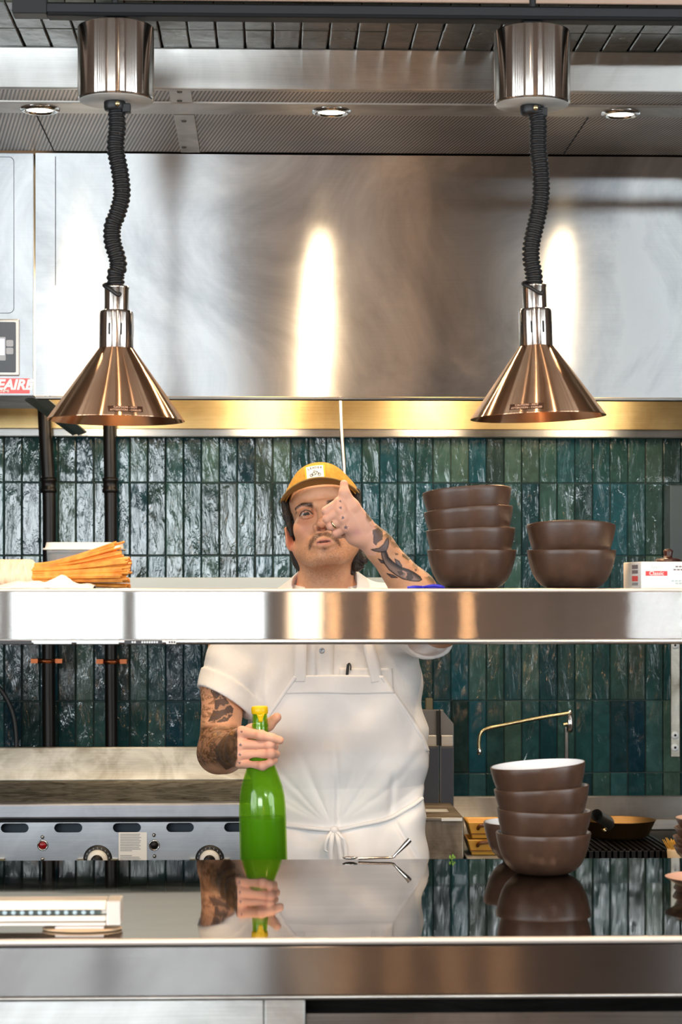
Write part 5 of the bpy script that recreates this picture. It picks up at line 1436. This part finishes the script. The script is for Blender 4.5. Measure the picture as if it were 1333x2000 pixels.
# patch on the crown
def crown(u, v, off):
    """u across, v up on the crown front (head-local metres), pushed out by off"""
    x = u; z = v; yy = -.12
    p0 = np.array([tuple(hl(x, -.16, z))], f32); dr = np.array(tuple(RH @ Vector((0, 1, 0))), f32)
    for _ in range(40):
        d = K.ev(p0); p0 = p0 + dr * np.maximum(d, -.001)[:, None] * .8
    return Vector(p0[0]) + (RH @ Vector((0, -off, off * .4)))
pt = MB()
def patch(u0, u1, v0, v1, off, mat, n=8):
    vs = []; fs = []
    for i in range(n + 1):
        for j in range(n + 1): vs.append(crown(u0 + (u1 - u0) * i / n, v0 + (v1 - v0) * j / n, off))
    for i in range(n):
        for j in range(n): a = i * (n + 1) + j; fs.append((a, a + n + 1, a + n + 2, a + 1))
    pt.add(vs, fs, mat, True)
pc0, pw = -.004, .0215
patch(pc0 - pw, pc0 + pw, .0700, .1050, .0012, 1); patch(pc0 - pw + .003, pc0 + pw - .003, .0724, .1026, .0020, 0)
for k, ch in enumerate('LEADER'):
    t = (k - 2.5) / 2.5
    pt.text(ch, .0072, None, 2, extrude=0, offset=.0001, fn=lambda v, t=t: crown(pc0 + t * .0135 + v.x * math.cos(t * .25) + v.y * math.sin(t * .25), .0968 - .0016 * t * t - v.x * math.sin(t * .25) + v.y, .0027))
def ring2(cx, cz, r, w=.0005):
    n = 18; vs = []
    for k in range(n):
        a = 2 * PI * k / n
        for q in (r - w, r + w): vs.append(crown(cx + q * math.cos(a), cz + q * math.sin(a), .0027))
    pt.add(vs, [(2 * k, 2 * k + 1, (2 * k + 3) % (2 * n), (2 * k + 2) % (2 * n)) for k in range(n)], 2)
def stroke(a, b, w=.0005):
    d = Vector((b[0] - a[0], b[1] - a[1])).normalized(); nn = Vector((-d.y, d.x)) * w
    pt.add([crown(a[0] + nn.x, a[1] + nn.y, .0027), crown(a[0] - nn.x, a[1] - nn.y, .0027), crown(b[0] - nn.x, b[1] - nn.y, .0027), crown(b[0] + nn.x, b[1] + nn.y, .0027)], [(0, 1, 2, 3)], 2)
ring2(pc0 - .008, .0795, .0030); ring2(pc0 + .009, .0795, .0030)
for a, b in (((-.008, .0795), (-.002, .087)), ((-.002, .087), (.005, .087)), ((.005, .087), (.009, .0795)), ((-.002, .087), (.001, .0795)), ((.001, .0795), (.005, .087)), ((-.004, .0892), (.001, .0900)), ((.001, .0795), (-.008, .0795))):
    stroke((pc0 + a[0], a[1]), (pc0 + b[0], b[1]))
pt.build('patch', [plain('patch_white', (238, 234, 226), .8), plain('patch_gold', (236, 186, 40), .7), M['ink']], cap_o)
b_ = hl(0, .005, .1195)
MB().lathe([(0, .005), (.004, .004), (.006, .001), (.005, -.001)], b_, RH, 16).build('button', capm.m, cap_o)

# ---- gold ring on the raised hand
def finger_ring(a, b, t, r, mat):
    c = a.lerp(b, t); ax_ = (b - a).normalized(); R = Vector((0, 0, 1)).rotation_difference(ax_).to_matrix()
    MB().lathe([(r, -.0018), (r + .001, -.0018), (r + .0013, 0), (r + .001, .0018), (r, .0018), (r, -.0018)], c, R, 28).build('ring', mat, man)
finger_ring(fist[2][0][0], fist[2][0][1], .72, .0098, M['brass'])

# ---------------------------------------------------------------- shirt, trousers, shoes, apron
TC = P(657, 1400, 4.765)
tzs = np.array([.70, .80, .86, .90, .94, .965, .99, 1.03, 1.07, 1.11, 1.16, 1.22, 1.28, 1.33, 1.36, 1.385, 1.41, 1.43, 1.452, 1.47])
tas = np.array([.196, .193, .190, .187, .182, .181, .181, .190, .196, .196, .189, .183, .182, .180, .172, .150, .120, .090, .064, .03])
tbs = np.array([.125, .125, .124, .120, .116, .115, .117, .126, .130, .130, .126, .122, .118, .108, .100, .090, .078, .068, .056, .02])
tcs = np.array([.0, .0, .0, .0, .0, .0, .0, -.003, -.005, -.004, -.002, .0, .004, .010, .014, .017, .02, .022, .024, .025])
FOLD = 1.
def torso(p):
    z = p[:, 2]; a = np.interp(z, tzs, tas); b = np.interp(z, tzs, tbs); cy = TC.y + np.interp(z, tzs, tcs)
    cx = TC.x + np.interp(z, [.9, 1.3, 1.46], [0., 0., -.018])
    x = (p[:, 0] - cx) / a; y = (p[:, 1] - cy) / b
    r = (np.abs(x) ** 2.5 + np.abs(y) ** 2.5) ** (1 / 2.5)
    d = (r - 1) * np.minimum(a, b) * .80
    d = np.maximum(d, np.maximum(z - 1.468, .70 - z))
    u, w = p[:, 0] - TC.x, z
    f = .0026 * np.sin(u * 62 + 3 * np.sin(w * 9) + 1) * sstep(1.15, .98, w) + .0012 * np.sin(w * 70 + u * 38 + 2 * np.sin(u * 25)) * sstep(.13, .19, np.abs(u)) + .0016 * np.sin(u * 40 - w * 46)
    return d - f * FOLD
def slv(p, a, b, ra, rb, nrm, at, cuff, amp):
    """a sleeve: tapered tube, cut at `at` across nrm, hollow at the mouth, with a turned-up cuff band"""
    a, b, nrm, at = A(a), A(b), A(nrm), A(at); ab = b - a; L2 = float(ab @ ab)
    t = np.clip(((p - a) @ ab) / L2, 0, 1.6); r0 = ra + (rb - ra) * np.minimum(t, 1.3)
    rad = nlen(p - a - t[:, None] * ab); s = (p - at) @ nrm
    ang = np.arctan2(p[:, 0] - a[0], p[:, 1] - a[1] + 1e-6)
    r0 = r0 + amp * np.sin(ang * 5 + p[:, 2] * 60) + amp * np.sin(p[:, 2] * 85 + p[:, 0] * 50)
    band = np.where(s > -cuff, .0045, 0.); d = np.maximum(rad - r0 - band, s)
    inner = np.maximum(rad - r0 + .004, -(s + .035)); return np.maximum(d, -inner) * .85
S_ = Sdf()
S_.fn(torso, (TC.x, TC.y, 1.08), 9, .02)
eL = P(437, 1358, 4.715); nL = Vector((-.50, -.22, -.84)).normalized()
S_.fn(lambda p: slv(p, P(482, 1212, 4.77), P(441, 1352, 4.692), .068, .0585, nL, P(441, 1374, 4.69), .042, .0014), (SL + EL) / 2, 9, .022)
nR = (ER - SR).normalized()
S_.fn(lambda p: slv(p, P(775, 1205, 4.78), P(832, 1228, 4.60), .074, .0600, nR, P(846, 1230, 4.585), .036, .0016), (SR + ER) / 2, 9, .022)
S_.fn(lambda p: nlen((p - A(P(635, 1192, 4.750))) * np.array((1, .9, .42), f32)) - .0745, P(635, 1150, 4.79), .2, .004, 's')
S_.ops[0] = S_.ops[0][:3] + (9,) + S_.ops[0][4:]
class Bound(Sdf): pass
def mesh_bounded(S, lo, hi, h):
    """surface nets of an Sdf whose pieces have no small bounds"""
    ops = S.ops; c = (np.array(lo) + np.array(hi)) / 2; R = np.linalg.norm(np.array(hi) - np.array(lo)) / 2
    S2 = Sdf(); S2.ops = [(o[0], o[1], o[2], o[3], o[4]) for o in ops]
    us = S2.ops[0]; S2.ops[0] = (us[0], us[1], c, R, us[4])
    S2.ops = [(o[0], o[1], o[2], (o[3] if o[3] < 5 else 4.9 if False else o[3]), o[4]) for o in S2.ops]
    real = Sdf.mesh
    T = Sdf(); T.ops = S2.ops
    keep = T.ops; 
    def ev(p, bc=None, br=0): return Sdf.ev(T, p)
    T.ev = ev
    box = [('u', None, c, R, 0)]
    return surf_nets(ev, np.array(lo), np.array(hi), h)
def surf_nets(ev, lo, hi, h):
    T = Sdf(); T.ops = [('u', None, (lo + hi) / 2, 0, 0)]
    T.ev = ev
    T.ops = [('u', None, lo, 0, 0), ('u', None, hi, 0, 0)]
    return Sdf.mesh(T, h)
sv, sf = surf_nets(lambda p, *a: Sdf.ev(S_, p), np.array((P(380, 1300, 4.7).x, 4.50, .70)), np.array((P(890, 1300, 4.6).x, 4.93, 1.48)), .003)
cloth = NT('white_cotton_drill'); b = cloth.b
n = cloth.noise(cloth.coord((1, 1, 1)), 14, 4, .6, .8)
cloth.l(cloth.ramp(n, [(.3, lin((232, 228, 224))), (.7, lin((242, 239, 236)))]), b.inputs['Base Color']); b.inputs['Roughness'].default_value = .9
b.inputs['Sheen Weight'].default_value = .15
cloth.bump(cloth.noise(cloth.coord((1, 1, .55)), 15, 3, .5, 1.2), .16, .02)
shirt = np_mesh('shirt', sv, sf, cloth.m, man)
md = shirt.modifiers.new('soften', 'SMOOTH'); md.factor = .5; md.iterations = 6

def surf(px, py, off, d0=4.40, S=S_):
    """points of the shirt's front seen at pixels px,py, lifted off the cloth by `off` along its normal"""
    px = np.atleast_1d(np.asarray(px, float)); py = np.atleast_1d(np.asarray(py, float)); px, py = np.broadcast_arrays(px, py)
    o = np.array(CAMO); r = np.array(FW)[None] + np.array(RT)[None] * ((px - CX) / F)[:, None] + np.array((0, 0, 1.))[None] * ((HY - py) / F)[:, None]
    r /= r[:, 1:2]; t = np.full(len(px), d0); best = np.full(len(px), 9.); bt = t.copy()
    for _ in range(70):
        d = S.ev((o + r * t[:, None]).astype(f32)).astype(float)
        m = d < best - 1e-5; best = np.where(m, d, best); bt = np.where(m, t, bt)
        t = np.minimum(t + np.clip(d, 0.0003, .05) * .8 * (d > 3e-4), 4.86)
    p = o + r * bt[:, None]; e = .004
    for it in range(3):
        g = np.stack([S.ev((p + np.eye(3)[k] * e).astype(f32)) - S.ev((p - np.eye(3)[k] * e).astype(f32)) for k in range(3)], 1).astype(float)
        g /= np.linalg.norm(g, axis=1, keepdims=True) + 1e-9
        d = S.ev(p.astype(f32)).astype(float)
        p = p - g * np.clip(d - (off if it == 2 else 0), -.05, .05)[:, None]
    return p

# placket, snap, pocket
def strip(name, pts, w0, w1, off, mat, parent, n=28, solid=.0012, rows=3):
    q = bez([Vector((a, b, 0)) for a, b in pts], 10); vs = []; fs = []; m = len(q)
    for i, c in enumerate(q):
        t = (q[min(i + 1, m - 1)] - q[max(i - 1, 0)]).normalized(); nn = Vector((-t.y, t.x, 0)); w = w0 + (w1 - w0) * i / (m - 1)
        for j in range(rows + 1): vs.append(c + nn * w * (j / rows - .5))
    for i in range(m - 1):
        for j in range(rows): a = i * (rows + 1) + j; fs.append((a, a + rows + 1, a + rows + 2, a + 1))
    V = surf([v.x for v in vs], [v.y for v in vs], off)
    return MB().add([Vector(v) for v in V], fs, 0, True).build(name, mat, parent, solid=solid)
strip('placket', [(640, 1168), (636, 1240), (634, 1345)], 34, 34, .0018, cloth.m, shirt)
c = Vector(surf(629, 1271, .0035)[0])
MB().lathe([(0, .0006), (.0035, .001), (.0052, .0018), (.0058, .001), (.006, -.001)], c, Matrix.Rotation(PI / 2, 3, 'X'), 24).build('snap', plain('snap_grey', (176, 182, 190), .3, .6), shirt)
def panel(name, poly_rows, off, mat, parent, solid=.0012, fold=None, nx=40):
    """poly_rows: list of (py, x_left, x_right)"""
    ys = [r[0] for r in poly_rows]; vs = []; n = len(poly_rows)
    XX = []; YY = []
    for (y, a, b) in poly_rows:
        for i in range(nx + 1): XX.append(a + (b - a) * i / nx); YY.append(y)
    V = surf(XX, YY, off)
    if fold is not None:
        dsp = fold(np.array(XX), np.array(YY)); V = V + np.array((0, -1., 0))[None] * dsp[:, None]
    fs = []
    for j in range(n - 1):
        for i in range(nx): a = j * (nx + 1) + i; fs.append((a, a + 1, a + nx + 2, a + nx + 1))
    return MB().add([Vector(v) for v in V], fs, 0, True).build(name, mat, parent, solid=solid)
panel('pocket', [(1305 - 14 * 0 + k * 5.0, 663 + k * .2, 766 + k * .3) for k in range(9)], .0026, cloth.m, shirt, nx=24)
# collar: two leaves turned down around the neck, open at the throat
NC = P(637, 1160, 4.787)
def leaf(s):
    vs = []; fs = []; n = 26
    for i in range(n + 1):
        t = i / n; a = R_(180) - t * R_(140)                   # from the nape round to the throat
        ca, sa = math.sin(a) * s, -math.cos(a) * -1
        for (r, z) in ((.0665, -.020), (.0675, .020 - .020 * t), (.0715, .024 - .022 * t), (.081, .010 - .026 * t), (.094 + .012 * t, -.016 - .045 * t ** 2)):
            vs.append(NC + Vector((ca * r, math.cos(a) * -r * 1.0, z + .012)))
    for i in range(n):
        for j in range(4): q = i * 5 + j; fs.append((q, q + 5, q + 6, q + 1))
    return vs, fs
for s in (-1, 1):
    v, f_ = leaf(s); MB().add(v, f_, 0, True).build('collar', cloth.m, shirt, solid=.0016)

# trousers and shoes (hidden by the counter, but he stands on them)
T_ = Sdf()
T_.ell(feet + Vector((0, -.02, .86)), (.17, .115, .12), k=.03)
for s in (-1, 1):
    T_.chain([feet + Vector((s * .085, -.02, .84)), feet + Vector((s * .10, 0, .48)), feet + Vector((s * .11, .02, .10))], [.098, .074, .062], .03)
tv, tf = T_.mesh(.006)
np_mesh('trousers', tv, tf, plain('dark_trousers', (44, 46, 54), .9), man)
for s in (-1, 1):
    Q = Sdf(); Q.ell(feet + Vector((s * .115, -.05, .046)), (.046, .135, .045), k=.02).ell(feet + Vector((s * .112, .025, .07)), (.042, .055, .05), k=.03)
    Q.fn(lambda p: -(p[:, 2] - .001), feet, 9, .002, 'i')
    qv, qf = Q.mesh(.005); np_mesh('shoe', qv, qf, M['black'], man)

# apron
xr_ = [(1319, 745), (1345, 763), (1375, 783), (1405, 803), (1440, 823), (1470, 833), (1500, 832), (1530, 824), (1560, 822), (1600, 828), (1680, 834), (1950, 838)]
def xr(y): return float(np.interp(y, [a for a, b in xr_], [b for a, b in xr_]))
def xl(y): return 577 - (xr(y) - 745) * .98
BX, BY = 650, 1618
def ap_fold(x, y):
    tie = np.interp(x, [478, 563, 650, 700, 760, 800, 830], [1598, 1612, 1620, 1612, 1598, 1576, 1556])
    up = tie - y                                       # pixels above the tie
    near = np.exp(-(up / 16) ** 2)
    d = .005 * sstep(0, 40, up) * sstep(240, 60, up)      # cloth blouses over the tie
    d = d - .004 * near
    ang = np.arctan2(x - BX, np.maximum(up, 1)); fan = sstep(8, 40, up) * sstep(190, 60, up)
    d = d - .0040 * fan * (np.abs(np.sin(ang * 5.3 + .5)) ** 6 + .6 * np.abs(np.sin(ang * 8.7 + 1.9)) ** 9)
    d = d - .007 * np.exp(-((x - 658 - .02 * (y - 1500)) / 5) ** 2) * sstep(1425, 1540, y) * sstep(0, 14, up)
    d = d - .008 * np.exp(-((x - 762 - .05 * (1560 - y)) / 6) ** 2) * sstep(1500, 1530, y) * sstep(0, 10, up)
    dn = sstep(0, 30, -up)
    d = d + dn * (.007 * np.sin((x - 650) / 19 + .6 * np.sin(y / 60)) + .004)
    d = d - dn * .009 * np.exp(-((x - 768 - .55 * (y - 1600)) / 5) ** 2)
    d = d + .0012 * np.sin(x / 23 + y / 31) + .0009 * np.sin(x / 11 - y / 37)
    return d
rows = list(np.arange(1319, 1700, 2.5)) + list(np.arange(1700, 1860, 8.))
ap_m = NT('white_apron_cotton'); b = ap_m.b
n = ap_m.noise(ap_m.coord((1, 1, 1)), 9, 4, .6, .5)
ap_m.l(ap_m.ramp(n, [(.3, lin((236, 233, 231))), (.7, lin((245, 243, 242)))]), b.inputs['Base Color']); b.inputs['Roughness'].default_value = .88
ap_m.bump(ap_m.noise(ap_m.coord((1, 1, .7)), 12, 3, .5, .8),   .07, .02)
apron = panel('apron', [(y, xl(y), xr(y)) for y in rows], .007, ap_m.m, man, fold=ap_fold, nx=110, solid=.0014)
panel('top_hem', [(y, xl(y) + 1, xr(y) - 1) for y in np.arange(1319.5, 1356, 4)], .0085, ap_m.m, apron, nx=60, fold=ap_fold)
for sgn in (0, 1):
    e = [(xl(y) + 3.5, y) if sgn == 0 else (xr(y) - 3.5, y) for y in np.arange(1322, 1470, 12)]
    strip('side_hem', e, 7, 7, .0092, ap_m.m, apron, rows=2)
strip('neck_strap', [(586, 1332), (587, 1300), (589, 1255), (596, 1200), (606, 1160), (612, 1140)], 24, 24, .0078, ap_m.m, apron)
strip('neck_strap', [(735, 1332), (731, 1310), (718, 1257), (700, 1200), (684, 1160), (676, 1142)], 22, 22, .0078, ap_m.m, apron)
def tie_line(pts, off, r, name='tie'):
    q = bez([Vector((a, b, 0)) for a, b in pts], 10); V = surf([v.x for v in q], [v.y for v in q], off)
    m = MB().tube([Vector(v) for v in V], r, 10)
    return m
m = tie_line([(486, 1600), (563, 1612), (610, 1619), (650, 1620), (700, 1612), (760, 1598), (800, 1577), (818, 1562)], .0105, .0042)
m.build('apron_tie', ap_m.m, apron)
K0 = Vector(surf(650, 1620, .016)[0])
kn = MB().lathe([(0, -.008)] + [(.009 * math.cos(a), .008 * math.sin(a)) for a in np.linspace(-1.3, 1.3, 8)] + [(0, .008)], K0, seg=16)
def ribbon(pts, w):
    q = bez([K0 + Vector(p) for p in pts], 8)
    vs = []; fs = []
    for c in q: vs += [c + Vector((-w, 0, 0)), c + Vector((w, 0, 0))]
    for i in range(len(q) - 1): fs.append((2 * i, 2 * i + 1, 2 * i + 3, 2 * i + 2))
    return vs, fs
kn.build('apron_knot', ap_m.m, apron)
for pts, w in (([(-.004, 0, 0), (-.006, -.014, -.02), (-.008, -.012, -.05), (-.006, -.010, -.10)], .0048), ([(.004, 0, 0), (.008, -.016, -.02), (.012, -.013, -.05), (.020, -.012, -.10)], .0052),
               ([(-.004, 0, 0), (-.016, -.014, -.018), (-.020, -.012, -.04), (-.012, -.010, -.046)], .0036), ([(.002, 0, 0), (.014, -.014, -.012), (.022, -.013, -.03), (.026, -.012, -.09)], .004)):
    v, f_ = ribbon(pts, w); MB().add(v, f_, 0, True).build('tie_end', ap_m.m, apron, solid=.0014)

# pen clipped in the pocket
q0, q1 = Vector(surf(680.5, 1299, .0075)[0]), Vector(surf(677, 1328, .0065)[0])
pn = thing('pen', q1, 'black pen clipped in the cook\'s shirt pocket above the apron', 'pen')
MB().tube([q1, q0], .0030, 12).build('pen_barrel', M['black'], pn)
MB().tube(bez([q0 + Vector((0, 0, .001)), q0 + Vector((.003, -.003, .002)), q0 + Vector((.0055, -.0035, -.004)), q0 + Vector((.005, -.0032, -.012))], 6), .0015, 8).build('pen_clip', M['black'], pn)

# ---------------------------------------------------------------- the bottle
bt = thing('bottle', bb_, 'tall green glass bottle with yellow cap held by the neck, half full of green juice', 'bottle')
gl = NT('green_glass'); gl.t.nodes.remove(gl.b)
tr_ = gl.n('ShaderNodeBsdfTransparent'); tr_.inputs[0].default_value = lin((220, 240, 160))
gy = gl.n('ShaderNodeBsdfAnisotropic'); gy.inputs['Roughness'].default_value = .12
fw_ = gl.n('ShaderNodeLayerWeight'); fw_.inputs['Blend'].default_value = .5
mx_ = gl.n('ShaderNodeMixShader'); gl.l(gl.math('ADD', gl.math('MULTIPLY', gl.math('POWER', fw_.outputs['Facing'], 4.), .35), .045), mx_.inputs[0]); df_ = gl.n('ShaderNodeBsdfDiffuse'); df_.inputs[0].default_value = lin((136, 206, 40)); mf_ = gl.n('ShaderNodeMixShader'); mf_.inputs[0].default_value = .16
gl.l(tr_.outputs[0], mf_.inputs[1]); gl.l(df_.outputs[0], mf_.inputs[2]); gl.l(mf_.outputs[0], mx_.inputs[1]); gl.l(gy.outputs[0], mx_.inputs[2])
gl.l(mx_.outputs[0], gl.t.nodes['Material Output'].inputs['Surface'])
outer = [(0, 0)] + bprof + [(.0152, bh(1394)), (.0152, bh(1390)), (.0135, bh(1389))]
inner = [(.012, bh(1390)), (.0118, bh(1412)), (.0135, bh(1430)), (.0155, bh(1450)), (.0185, bh(1470)), (.0218, bh(1485)), (.0262, bh(1500)), (.0315, bh(1515)), (.0382, bh(1535)), (.0420, bh(1555)), (.0436, bh(1575)), (.0441, bh(1600)), (.0441, bh(1680)), (.041, bh(1690)), (0, bh(1689))]
MB().lathe(outer + inner, bb_, BR, 64).build('glass', gl.m, bt)
jz = bh(1596)
MB().lathe([(0, bh(1688)), (.0405, bh(1688.5)), (.0436, bh(1679)), (.0436, bh(1602)), (.0434, jz), (.041, jz - .0006), (0, jz - .0006)], bb_, BR, 56).build('juice', plain('green_juice', (116, 168, 24), .4), bt)
MB().lathe([(.0156, bh(1394)), (.0162, bh(1393)), (.0166, bh(1388)), (.0164, bh(1382)), (.0150, bh(1379.5)), (.011, bh(1378.6)), (.0085, bh(1379.6)), (0, bh(1379.6))], bb_, BR, 48).build('cap', plain('yellow_cap', (250, 210, 20), .35), bt)
tb = MB(); vs = []; 
for (z, w) in ((1392, .0085), (1399, .0062), (1404, .0042), (1409, .0040)):
    r = .0158 if z > 1393 else .0164
    for s in (-1, 1): vs.append(BR @ Vector((s * w + .0015, -r * math.cos(w / r), bh(z))) + bb_)
fs = [(2 * i, 2 * i + 1, 2 * i + 3, 2 * i + 2) for i in range(3)]
tb.add(vs, fs, 0, True).build('cap_tab', plain('yellow_tab', (250, 212, 24), .35), bt, solid=.0008)
MB().lathe([(.0148, bh(1414)), (.0160, bh(1415.5)), (.0160, bh(1419)), (.0149, bh(1420.5))], bb_, BR, 40).build('neck_ring', gl.m, bt)
